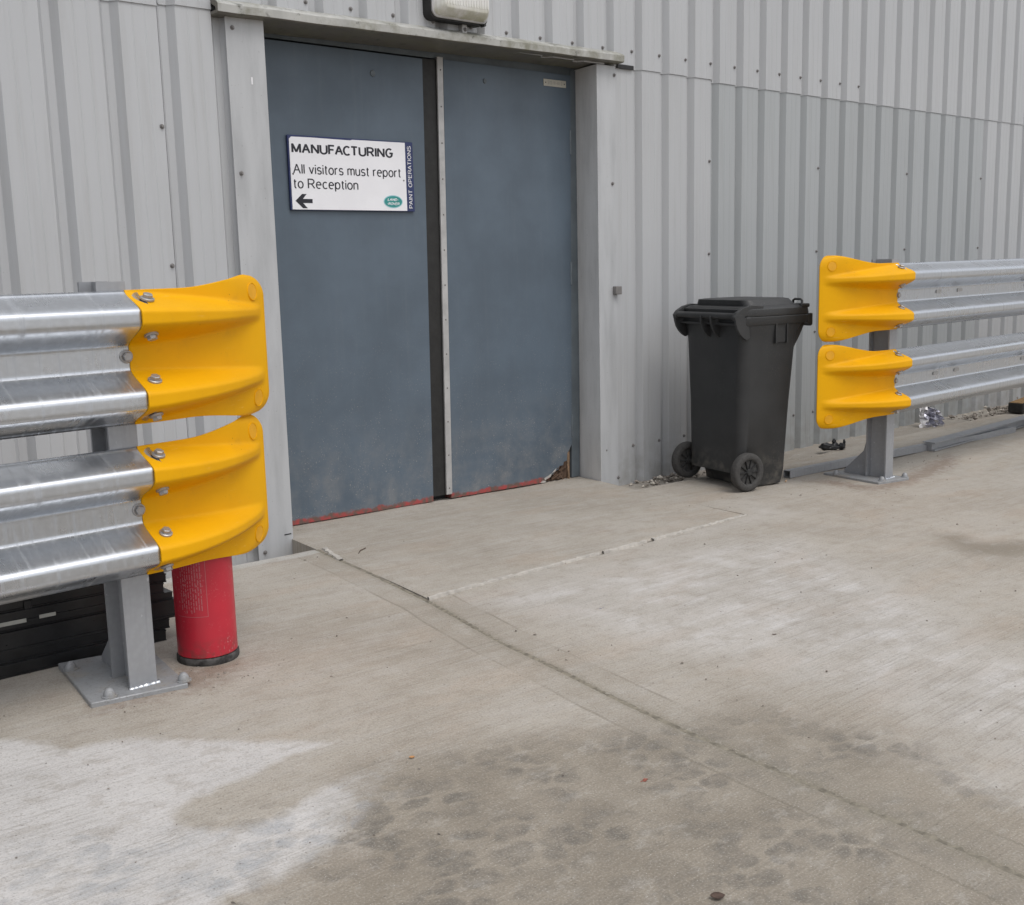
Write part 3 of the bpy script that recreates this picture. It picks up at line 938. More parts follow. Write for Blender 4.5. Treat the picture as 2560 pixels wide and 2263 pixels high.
# engraved number label
pl_ = box('label_plate', dl(-.640), dl(-.495), -.004, .0, dz(1.845), dz(1.876), M['label'], right, .001)
for x in (-.628, -.507): stud('rivet', RIVET, (dl(x), -.004, dz(1.8605)), (0, -1, 0), pl_)

# ------------------------------------------------------------------ lettering
def arc(cx, cy, rx, ry, a0, a1, n=10):
    return [(cx + rx * math.cos(R(a0 + (a1 - a0) * i / n)), cy + ry * math.sin(R(a0 + (a1 - a0) * i / n))) for i in range(n + 1)]
# strokes of a plain grotesque alphabet: cap height 1, x-height .72; (advance, polylines)
G = {
 'A': (.68, [[(0, 0), (.34, 1), (.68, 0)], [(.13, .37), (.55, .37)]]),
 'C': (.66, [arc(.36, .5, .34, .5, 48, 312, 18)]),
 'D': (.64, [[(0, 0), (0, 1), (.28, 1)] + arc(.28, .5, .34, .5, 90, -90, 14) + [(0, 0)]]),
 'E': (.56, [[(.56, 0), (0, 0), (0, 1), (.55, 1)], [(0, .53), (.5, .53)]]),
 'F': (.52, [[(0, 0), (0, 1), (.52, 1)], [(0, .52), (.45, .52)]]),
 'G': (.70, [arc(.36, .5, .34, .5, 50, 270, 16) + arc(.36, .5, .34, .5, 270, 318, 4) + [(.66, .47), (.38, .47)]]),
 'I': (.02, [[(.01, 0), (.01, 1)]]),
 'L': (.50, [[(0, 1), (0, 0), (.5, 0)]]),
 'M': (.74, [[(0, 0), (0, 1), (.37, .06), (.74, 1), (.74, 0)]]),
 'N': (.62, [[(0, 0), (0, 1), (.62, 0), (.62, 1)]]),
 'O': (.70, [arc(.35, .5, .35, .5, 90, 450, 24)]),
 'P': (.56, [[(0, 0), (0, 1), (.30, 1)] + arc(.30, .735, .26, .265, 90, -90, 10) + [(0, .47)]]),
 'R': (.62, [[(0, 0), (0, 1), (.32, 1)] + arc(.32, .745, .26, .255, 90, -90, 10) + [(0, .49)], [(.32, .49), (.62, 0)]]),
 'S': (.58, [arc(.29, .755, .26, .245, 25, 250, 12) + arc(.29, .255, .29, .255, 70, -160, 12)]),
 'T': (.62, [[(0, 1), (.62, 1)], [(.31, 1), (.31, 0)]]),
 'U': (.62, [[(0, 1), (0, .31)] + arc(.31, .31, .31, .31, 180, 360, 12) + [(.62, 1)]]),
 'V': (.66, [[(0, 1), (.33, 0), (.66, 1)]]),
 'c': (.44, [arc(.25, .36, .24, .36, 50, 310, 14)]),
 'e': (.48, [[(.02, .40), (.47, .40)] + arc(.245, .36, .235, .36, 8, 305, 16)]),
 'i': (.02, [[(.01, 0), (.01, .72)], [(.01, .88), (.01, 1.0)]]),
 'l': (.02, [[(.01, 0), (.01, 1)]]),
 'm': (.70, [[(0, 0), (0, .72)], [(0, .50)] + arc(.175, .52, .165, .20, 170, 0, 8) + [(.35, 0)], [(.35, .50)] + arc(.525, .52, .165, .20, 170, 0, 8) + [(.69, 0)]]),
 'n': (.42, [[(0, 0), (0, .72)], [(0, .48)] + arc(.21, .50, .20, .22, 170, 0, 9) + [(.41, 0)]]),
 'o': (.48, [arc(.24, .36, .24, .36, 90, 450, 20)]),
 'p': (.47, [[(0, -.28), (0, .72)], arc(.24, .36, .23, .36, 180, 540, 20)]),
 'r': (.26, [[(0, 0), (0, .72)], [(0, .46)] + arc(.22, .46, .22, .25, 180, 80, 6)]),
 's': (.40, [arc(.20, .535, .18, .185, 25, 250, 10) + arc(.20, .18, .20, .18, 70, -155, 10)]),
 't': (.24, [[(.10, .92), (.10, .14)] + arc(.22, .13, .12, .13, 180, 280, 5), [(0, .72), (.24, .72)]]),
 'u': (.42, [[(0, .72), (0, .24)] + arc(.20, .22, .20, .22, 180, 350, 8), [(.41, 0), (.41, .72)]]),
 'v': (.44, [[(0, .72), (.22, 0), (.44, .72)]]),
 '-': (.26, [[(0, .42), (.26, .42)]]),
 ' ': (.16, []),
 '0': (.5, [arc(.25, .5, .25, .5, 90, 450, 18)]), '1': (.2, [[(0, .78), (.18, 1), (.18, 0)]]),
 '2': (.5, [arc(.25, .74, .24, .26, 170, -30, 10) + [(0, 0), (.5, 0)]]), '5': (.5, [[(.46, 1), (.08, 1), (.04, .55)] + arc(.25, .33, .25, .31, 130, -150, 12)]),
 '7': (.48, [[(0, 1), (.48, 1), (.16, 0)]]), '8': (.5, [arc(.25, .755, .2, .245, 90, 450, 14), arc(.25, .26, .25, .26, 90, 450, 14)]),
}
CAPS = None
def stroke_quads(pts, hw, closed):
    P = [np.array(p, float) for p in pts]
    n = len(P)
    L, Rr = [], []
    for i in range(n):
        a = P[i - 1] if (i > 0 or closed) else None
        b = P[(i + 1) % n] if (i < n - 1 or closed) else None
        d1 = (P[i] - a) if a is not None else None
        d2 = (b - P[i]) if b is not None else None
        if d1 is None: d1 = d2
        if d2 is None: d2 = d1
        d1 = d1 / (np.linalg.norm(d1) + 1e-9); d2 = d2 / (np.linalg.norm(d2) + 1e-9)
        n1 = np.array([-d1[1], d1[0]]); n2 = np.array([-d2[1], d2[0]])
        m_ = n1 + n2
        m_ = m_ / (np.linalg.norm(m_) + 1e-9)
        k = min(1.4, 1 / max(.2, m_ @ n1))
        L.append(P[i] + m_ * hw * k); Rr.append(P[i] - m_ * hw * k)
    return L, Rr
def text_me(name, s, x0, x1, z0, z1, y, weight=.115, gap=.17, vertical=False, slant=0.0):
    strokes = []
    x = 0.0
    for i, ch in enumerate(s):
        adv, pl = G[ch]
        for p in pl: strokes.append([(a + x, b) for a, b in p])
        x += adv + gap + weight * .55
        if s[i:i + 2] in ('FA', 'AT', 'LA', 'PA', 'TA', 'RA', 'AC', 'CT', 'OV'): x -= .10
    W = x - gap - weight * .55
    hw = weight / 2
    # break strokes at sharp corners; square corners overlap, acute ones meet flush
    out = []
    for st in strokes:
        closed = math.dist(st[0], st[-1]) < 1e-6 and len(st) > 12
        if closed: out.append(st); continue
        cur = [st[0]]
        for i in range(1, len(st)):
            cur.append(st[i])
            if i < len(st) - 1:
                a = np.array(st[i]) - np.array(st[i - 1]); b = np.array(st[i + 1]) - np.array(st[i])
                la, lb_ = np.linalg.norm(a), np.linalg.norm(b)
                if la < 1e-6 or lb_ < 1e-6: continue
                c = float(a @ b / (la * lb_))
                if c < .55:
                    if c > -.3:
                        cur[-1] = tuple(np.array(st[i]) + a / la * hw)
                    out.append(cur)
                    cur = [st[i]]
        out.append(cur)
    strokes = out
    # the outline, not the centre line, fills the box
    def tr(p):
        u = (p[0] + hw) / (W + weight); w = (p[1] + 0.0) / 1.0
        w = hw + w * (1 - weight)
        u += slant * (p[1] - .5) / W
        if vertical: return (x1 - w * (x1 - x0), z0 + u * (z1 - z0))
        return (x0 + u * (x1 - x0), z0 + w * (z1 - z0))
    v, f = [], []
    for si, st in enumerate(strokes):
        closed = math.dist(st[0], st[-1]) < 1e-6 and len(st) > 12
        if closed: st = st[:-1]
        q = [p for i, p in enumerate(st) if i == 0 or math.dist(p, st[i - 1]) > 1e-6]
        L, Rr = stroke_quads(q, hw, closed)
        k = len(v); n = len(q)
        yy = y - .00004 * (si % 5)
        for a, b in zip(L, Rr):
            a, b = tr(a), tr(b)
            v += [(a[0], yy, a[1]), (b[0], yy, b[1])]
        for i in range(n - 1 + (1 if closed else 0)):
            j = (i + 1) % n
            f.append((k + 2 * i, k + 2 * i + 1, k + 2 * j + 1, k + 2 * j))
    me = bpy.data.meshes.new(name)
    me.from_pydata(v, [], f); me.update()
    return me

link('engraving', text_me('engraving', '572-10-88-2', dl(-.615), dl(-.522), dz(1.8535), dz(1.868), -.0046, .12, .22), M['label_ink'], pl_)

# ------------------------------------------------------------------ notice sign on the left leaf
SX0, SX1, SZ0, SZ1 = -2.030, -1.423, 1.262, 1.549
sw, sh = SX1 - SX0, SZ1 - SZ0
sign = thing('notice_sign', 'white notice with black lettering and navy edge on the left door leaf', 'sign', (SX0, DY - .001, SZ0), 0)
box('board', 0, sw, -.011, -.001, 0, sh, M['sign_navy'], sign, .0015)
# the white face stops a little short of the navy edges and is chipped at the top left
fx1 = sw - .043
face = [(.006, .003), (fx1, .003), (fx1, sh - .004), (.30, sh - .005), (.29, sh - .008), (.19, sh - .007), (.10, sh - .006), (.016, sh - .007), (.0105, sh - .012), (.006, sh - .016)]
prism('face', face, 'y', -.0135, -.0105, M['sign_white'], sign)
ft = -.0140
link('lettering', text_me('lettering', 'MANUFACTURING', .014, .502, .217, .217 + .041, ft, .20, .125), M['ink'], sign)
link('lettering', text_me('lettering', 'All visitors must report', .016, .538, .139, .139 + .040, ft, .128, .12), M['ink'], sign)
link('lettering', text_me('lettering', 'to Reception', .014, .320, .083, .083 + .040, ft, .128, .12), M['ink'], sign)
link('lettering', text_me('lettering', 'PAINT OPERATIONS', fx1 + .012, fx1 + .032, .014, sh - .016, -.0117, .125, .17, True), M['print_white'], sign)
ax, az = .020, .036
prism('arrow', [(ax, az), (ax + .032, az + .027), (ax + .052, az + .027), (ax + .034, az + .008), (ax + .078, az + .008), (ax + .078, az - .008), (ax + .034, az - .008), (ax + .054, az - .028), (ax + .033, az - .028)], 'y', ft - .0002, ft + .001, M['ink'], sign)
em = lambda rx, rz, n=40: [(.492 + rx * math.cos(2 * math.pi * i / n), .040 + rz * math.sin(2 * math.pi * i / n)) for i in range(n)]
prism('emblem', em(.049, .0265), 'y', ft - .0002, ft + .001, M['logo_rim'], sign)
prism('emblem', em(.045, .0230), 'y', ft - .0006, ft + .0005, M['logo_green'], sign)
link('emblem_lettering', text_me('emblem_lettering', 'LAND-', .464, .520, .0425, .0540, ft - .0010, .20, .16, False, .15), M['print_white'], sign)
link('emblem_lettering', text_me('emblem_lettering', '-ROVER', .460, .524, .0255, .037, ft - .0010, .20, .16, False, .15), M['print_white'], sign)
for x, z in ((.016, .139), (fx1 - .012, .128)):
    stud('screw', RIVET, (x, -.0135, z), (0, -1, 0), sign)

# ------------------------------------------------------------------ bulkhead lamp over the door
lamp = thing('bulkhead_light', 'grey bulkhead lamp with ribbed plastic lens above the door', 'light', (-1.312, 0, 2.018))
def rrect(hw, z0, z1, r, n=6):
    P = []
    for cx, cz, a0 in ((hw - r, z1 - r, 0), (-hw + r, z1 - r, 90), (-hw + r, z0 + r, 180), (hw - r, z0 + r, 270)):
        for i in range(n + 1):
            a = R(a0 + 90 * i / n)
            P.append((cx + r * math.cos(a), cz + r * math.sin(a)))
    return P
def loft(name, rings, mat, parent, smooth=True, cap=True):
    v, f = [], []
    n = len(rings[0])
    for rg in rings: v += rg
    for j in range(len(rings) - 1):
        for i in range(n):
            q = (i + 1) % n
            f.append((j * n + i, j * n + q, (j + 1) * n + q, (j + 1) * n + i))
    if cap: f.append(tuple(range(n))); f.append(tuple(range(len(v) - 1, len(v) - n - 1, -1)))
    bm = bmesh.new(); vs = [bm.verts.new(p) for p in v]
    for q in f: bm.faces.new([vs[i] for i in q])
    me = bm_mesh(name, bm)
    o = link(name, me, mat, parent)
    if smooth: auto_smooth(me, 38)
    return o
def ringy(P, y): return [(x, y, z) for x, z in P]
loft('housing', [ringy(rrect(.150, -.006, .24, .03), -.004), ringy(rrect(.150, -.006, .24, .03), -.055)], M['seal'], lamp)
loft('rim', [ringy(rrect(.146, 0, .235, .03), -.054), ringy(rrect(.146, 0, .235, .03), -.062), ringy(rrect(.142, .004, .231, .028), -.064)], M['alu'], lamp)
ln = loft('lens', [ringy(rrect(.140, .006, .229, .028), -.063), ringy(rrect(.134, .012, .223, .026), -.082), ringy(rrect(.116, .030, .20, .02), -.108), ringy(rrect(.112, .034, .196, .018), -.110)], M['lens'], lamp)
for i in range(16):
    x = -.105 + i * .014
    box('lens_rib', x - .0022, x + .0022, -.1125, -.109, .046, .19, M['lens'], ln)
box('bracket', .035, .06, -.030, -.0045, -.040, -.004, M['alu'], lamp, .002)
stud('screw', SCREW, (.048, -.030, -.024), (0, -1, 0), lamp)
lathe('lens_clip', [(.0001, -.075), (.006, -.075), (.006, -.05), (.0001, -.05)], M['seal'], lamp, 12, 'y', loc=(.12, 0, -.006))

# ------------------------------------------------------------------ guard rails
def S01(x): x = np.clip(x, 0, 1); return x * x * (3 - 2 * x)
def wsec(z, zc=.097, wf=1.0):
    """depth of the W section in front of the post face, 0..1"""
    tz = np.abs(z) - zc
    w = np.where(tz > 0, .060, .072) * wf
    return S01((1 - np.abs(tz) / w) / .82)

def beam_mesh(length):
    n = 64
    zs = np.linspace(-.156, .156, n)
    ys = -.083 * wsec(zs) - .0005
    xs = np.linspace(0, 1, 2)
    # lips curl slightly back at both edges
    v, f = [], []
    L = [0, .02, length * .25, length * .5, length * .75, length]
    for x in L:
        v += [(x, y, z) for y, z in zip(ys, zs)]
    for i in range(len(L) - 1):
        for k in range(n - 1): f.append((i * n + k, (i + 1) * n + k, (i + 1) * n + k + 1, i * n + k + 1))
    return mesh('w_beam', v, f)

CAPL = .445
FLARE = [.036]
def cap_pt(u, v):
    half = .158 + FLARE[0] * S01((u - .32) / .62)
    z = v * half
    amp = .0885 * np.clip(1 - (u / .955) ** 2.0, 0, 1) ** .9
    yb = .145 * u ** 2.1
    y = yb - amp * wsec(z, .097 - .012 * u, 1 - .66 * u ** 1.25) - .0060
    r = .058
    k = np.clip((np.abs(z) - (half - r)) / r, 0, 1)
    dx = r * (1 - np.sqrt(np.clip(1 - k * k, 0, 1))) * np.clip((u - .60) / .40, 0, 1) ** 1.6
    return CAPL * u - dx, y, z
def cap_frame(u, v):
    p = np.array(cap_pt(u, v)); a = np.array(cap_pt(u + .004, v)) - p; b = np.array(cap_pt(u, v + .01)) - p
    n = np.cross(b, a); n /= np.linalg.norm(n)
    if n[1] > 0: n = -n
    return p, n
def cap_mesh():
    nu, nv = 54, 96
    U, V = np.meshgrid(np.linspace(0, 1, nu), np.linspace(-1, 1, nv), indexing='ij')
    X, Y, Z = cap_pt(U, V)
    v = np.stack([X, Y, Z], -1).reshape(-1, 3)
    idx = np.arange(nu * nv).reshape(nu, nv)
    f = np.stack([idx[:-1, :-1], idx[1:, :-1], idx[1:, 1:], idx[:-1, 1:]], -1).reshape(-1, 4)
    return mesh('end_cap', v.tolist(), f.tolist())
PLUG = lathe_me('plug', [(.0001, .0006), (.0200, .0006), (.0203, .0002), (.0212, .0002), (.0216, .0013), (.0228, .0013), (.0235, -.001), (.0235, -.003)], 32)
PLUG.materials.append(M['yellow_plug']); PLUG.materials.append(M['yellow'])
for p in PLUG.polygons:
    c = p.center
    p.material_index = 1 if math.hypot(c.x, c.y) > .0205 else 0

def guard_rail(label, loc, s, zu, zl, x_start, length, post_x, extra_post, tops):
    """s=+1: rail runs to the left, caps point right; s=-1 mirrored. origin at the end post's foot, y=0 at its front flange"""
    g = thing('guard_rail', label, 'guard rail', loc)
    FLARE[0] = .027 if s > 0 else .042
    H = tops
    def post(x0):
        P = lambda: None
        fl, dp, tf, tw = .069, .110, .008, .007
        a, b = -fl / 2, fl / 2
        pts = [(a, 0), (b, 0), (b, tf), (tw / 2, tf), (tw / 2, dp - tf), (b, dp - tf), (b, dp), (a, dp), (a, dp - tf), (-tw / 2, dp - tf), (-tw / 2, tf), (a, tf)]
        po = prism('post', [(x + x0, y) for x, y in pts], 'z', .012, H, M['galv_dull'], g)
        pb = link('base_plate', box_me('base_plate', -.116, .116, -.170, .170, -.004, .013, .002), M['plate'], g)
        pb.location = (x0 - .004, .125, 0); pb.rotation_euler = (0, math.atan(.0239), R(-8))
        # triangular stiffener behind the post, welds, anchor studs
        prism('gusset', [(dp - .001, .012), (dp + .135, .012), (dp + .135, .03), (dp + .03, .135), (dp + .012, .20), (dp - .001, .20)], 'x', x0 - .004, x0 + .004, M['galv_dull'], g)
        for (wx0, wx1, wy) in ((a - .004, b + .004, -.006), (a, b, dp - .002)):
            n = 22
            v, f = [], []
            for i in range(n + 1):
                x = x0 + wx0 + (wx1 - wx0) * i / n
                rr_ = .0042 + random.uniform(0, .0032)
                for k in range(6):
                    t_ = math.pi * k / 5
                    v.append((x, wy + rr_ * math.cos(t_) + .004, .012 + rr_ * math.sin(t_)))
            for i in range(n):
                for k in range(5): f.append((i * 6 + k, (i + 1) * 6 + k, (i + 1) * 6 + k + 1, i * 6 + k + 1))
            mk('weld', v, f, M['galv'], g, True)
        for (bx, by) in ((-.092, -.015), (.088, -.035), (-.088, .24), (.095, .22)):
            q = lathe('anchor_nut', [(.0001, .022), (.006, .0205), (.0095, .017), (.0125, .012), (.0140, .007), (.0145, .003), (.019, .002), (.019, -.001)], M['plate'], g, 12, loc=(x0 + bx, by, .013 - .0239 * bx))
            q.rotation_euler = (random.uniform(-.06, .06), random.uniform(-.06, .06), random.random())
    post(post_x)
    for x in extra_post: post(x)
    for zc in (zu, zl):
        me = beam_mesh(length)
        for p in me.polygons: p.use_smooth = True
        b = link('w_beam', me, M['galv'], g)
        b.location = (x_start + .03 * s, -.001, zc); b.scale = (-s, 1, 1)
        sol = b.modifiers.new('t', 'SOLIDIFY'); sol.thickness = .0035; sol.offset = 0
        stud('bolt', BOLT, (post_x + .022, -.003, zc + .004), (0, -1, 0), g)
        # slotted splice holes in the valley and small slits on the flank
        for dx in (.40, .62, 1.4, 1.9):
            pts = []
            for i in range(16):
                t_ = 2 * math.pi * i / 16
                pts.append((.018 * (1 if math.cos(t_) > 0 else -1) + .009 * math.cos(t_), .0 + .009 * math.sin(t_)))
            o = prism('slot', [(x_start - s * dx + px, pz + zc + .008) for px, pz in pts], 'y', -.0065, -.002, M['alu'], g)
        cm = cap_mesh()
        for p in cm.polygons: p.use_smooth = True
        c = link('end_cap', cm, M['yellow'], g)
        c.location = (x_start, 0, zc); c.scale = (s * (.94 if (zc == zl and s > 0) else 1), 1, 1)
        sol = c.modifiers.new('t', 'SOLIDIFY'); sol.thickness = .007; sol.offset = -1
        bv = c.modifiers.new('b', 'BEVEL'); bv.width = .0022; bv.segments = 2; bv.limit_method = 'ANGLE'; bv.angle_limit = R(50)
        for v in (.845, .345, -.345, -.845):
            p, n = cap_frame(.085, v)
            stud('bolt', BOLT, tuple(p + n * (.0036 if abs(v) > .5 else .0018)), n, c)
        for v in (.76, -.76):
            p, n = cap_frame(.885, v)
            stud('plug', PLUG, tuple(p + n * .0004), n, c)
    return g

guard_rail('galvanised double guard rail on the left, beside the red extinguisher', (-3.338, -1.204, gz(-3.34)), 1, .842 - gz(-3.34), .474 - gz(-3.34), -3.309 + 3.338, 6.0, 0.0, [-2.2, -4.4], 1.02 - gz(-3.34))
guard_rail('galvanised double guard rail on the right, beside the black bin', (.594, -.957, gz(.59)), -1, .834 - gz(.59), .422 - gz(.59), .610 - .594, 5.2, 0.0, [2.4, 4.6], 1.01 - gz(.59))

# ------------------------------------------------------------------ fire extinguisher
ex = thing('fire_extinguisher', 'red fire extinguisher with black base ring under the left yellow end cap', 'extinguisher', (-3.105, -1.083, gz(-3.105)), R(0))
RC = .0775
lathe('cylinder', [(.0001, .018), (.070, .018), (RC, .024), (RC, .400), (RC * .97, .425), (RC * .86, .447), (RC * .62, .466), (.028, .476), (.024, .478), (.024, .488), (.0001, .488)], M['red'], ex, 56)
lathe('base_ring', [(.060, .0), (RC + .001, .0), (RC + .0035, .004), (RC + .0035, .017), (RC + .001, .021), (.070, .021)], M['base_ring'], ex, 48)
vv = lathe('valve', [(.0001, .486), (.017, .486), (.017, .512), (.013, .516), (.013, .54), (.0001, .542)], M['bolt'], ex, 20)
prism('lever', [(-.02, .545), (.085, .575), (.085, .582), (-.02, .556)], 'y', -.011, .011, M['red'], ex)
prism('carry_handle', [(-.02, .522), (.075, .530), (.075, .537), (-.02, .532)], 'y', -.011, .011, M['red'], ex)
hose = link('hose', tube_me('hose', [(0, .012, .525), (0, .05, .52), (.01, .085, .47), (.015, .092, .40), (.02, .090, .28), (.025, .089, .20)], .008), M['rubber'], ex, True)
# printed label, laid round the cylinder
def wrap(me, name, mat, a0, rad=RC + .0006):
    for v in me.vertices:
        a = R(a0) + v.co.x / rad
        rr_ = rad + v.co.y
        v.co = (rr_ * math.cos(a), rr_ * math.sin(a), v.co.z)
    return link(name, me, mat, ex)
t = NT('label_print'); M['label_print'] = t.fin((.50, .16, .18), .6, 0, .3)
A0 = -175
def strip(x0, x1, z0, z1, nm='label_print'):
    n = max(1, int((x1 - x0) / .006))
    v, f = [], []
    for i in range(n + 1):
        x = x0 + (x1 - x0) * i / n
        v += [(x, 0, z0), (x, 0, z1)]
    for i in range(n): f.append((2 * i, 2 * i + 2, 2 * i + 3, 2 * i + 1))
    return wrap(mesh(nm, v, f), nm, M['label_print'], A0)
LW = .088
strip(0, LW, .3160, .3172); strip(0, LW, .1350, .1362); strip(LW - .0012, LW, .1350, .3172)
wrap(text_me('label_print', 'CE', .040, .054, .297, .309, 0, .10, .2), 'label_print', M['label_print'], A0)
for i, tri in enumerate([((.062, .309), (.074, .309), (.068, .297))]):
    for a, b in zip(tri, tri[1:] + tri[:1]):
        a, b = np.array(a), np.array(b); d = (b - a) / np.linalg.norm(b - a); n_ = np.array([-d[1], d[0]]) * .0006
        q = [a + n_, b + n_, b - n_, a - n_]
        wrap(mesh('label_print', [(p[0], 0, p[1]) for p in q], [(0, 1, 2, 3)]), 'label_print', M['label_print'], A0)
rr = random.Random(4)
v, f = [], []
for row in range(9):
    x = .018 + row * .0068
    z = .286
    while z > .15:
        l = rr.uniform(.004, .016)
        if z - l < .145: break
        k = len(v)
        v += [(x, 0, z), (x + .0022, 0, z), (x + .0022, 0, z - l), (x, 0, z - l)]
        f.append((k, k + 1, k + 2, k + 3))
        z -= l + rr.uniform(.002, .006)
    if row in (2, 5): pass
wrap(mesh('label_print', v, f), 'label_print', M['label_print'], A0)

# ------------------------------------------------------------------ stack of black plastic profiles behind the left rail
def bar_mesh(w, h, length):
    # grooved channel section (y, z)
    pts = [(0, 0), (w, 0), (w, h), (0, h), (0, h * .86), (.0035, h * .84), (.0035, h * .16), (0, h * .14)]
    return prism_me('plastic_profile', pts, 'x', -length, 0, .0)
lev = [  # z, h, right end x, y front, y depth, name words
    (.000, .034, -3.128, -.880, .115, 'lowest black plastic profile of the stack behind the left rail'),
    (.0345, .026, -3.112, -.872, .120, 'second lowest black plastic profile of the stack behind the left rail'),
    (.061, .052, -3.086, -.868, .120, 'deep black plastic profile jutting furthest right in the left stack'),
    (.1135, .020, -3.092, -.862, .118, 'thin black plastic profile halfway up the stack behind the left rail'),
    (.134, .030, -3.118, -.866, .125, 'black plastic profile third from the top of the left stack'),
    (.1645, .024, -3.108, -.864, .120, 'black plastic profile second from the top of the left stack'),
    (.189, .028, -3.114, -.868, .125, 'topmost black plastic profile of the stack behind the left rail')]
for i, (z, h, xe, yf, yd, lb) in enumerate(lev):
    o = tag(link('plastic_profile', bar_mesh(yd, h, 2.4 + .1 * (i % 3)), M['plastic_black']), lb, 'plastic profile', 'black plastic profiles stacked behind the left rail')
    o.location = (xe, yf, gz(xe) + z)
    o.rotation_euler = (0, math.atan(.0239), R((.4, -.5, .3, -.2, .6, -.3, .2)[i]))
    if i == 4:
        box('tape', -.342, -.300, -.0012, .001, .0005, .0095, M['tape'], o)
        box('tape', -.75, -.375, -.0012, .001, -.002, .008, M['tape'], o)
    if i == 5:
        box('clip', -.385, -.366, -.004, .002, -.035, .022, M['plastic_black'], o, .001)

# ------------------------------------------------------------------ wheeled bin
TH = R(-11)
bn = thing('wheeled_bin', 'black plastic wheeled rubbish bin with closed lid against the wall', 'bin', (-.086, -.425, gz(-.09)), TH)
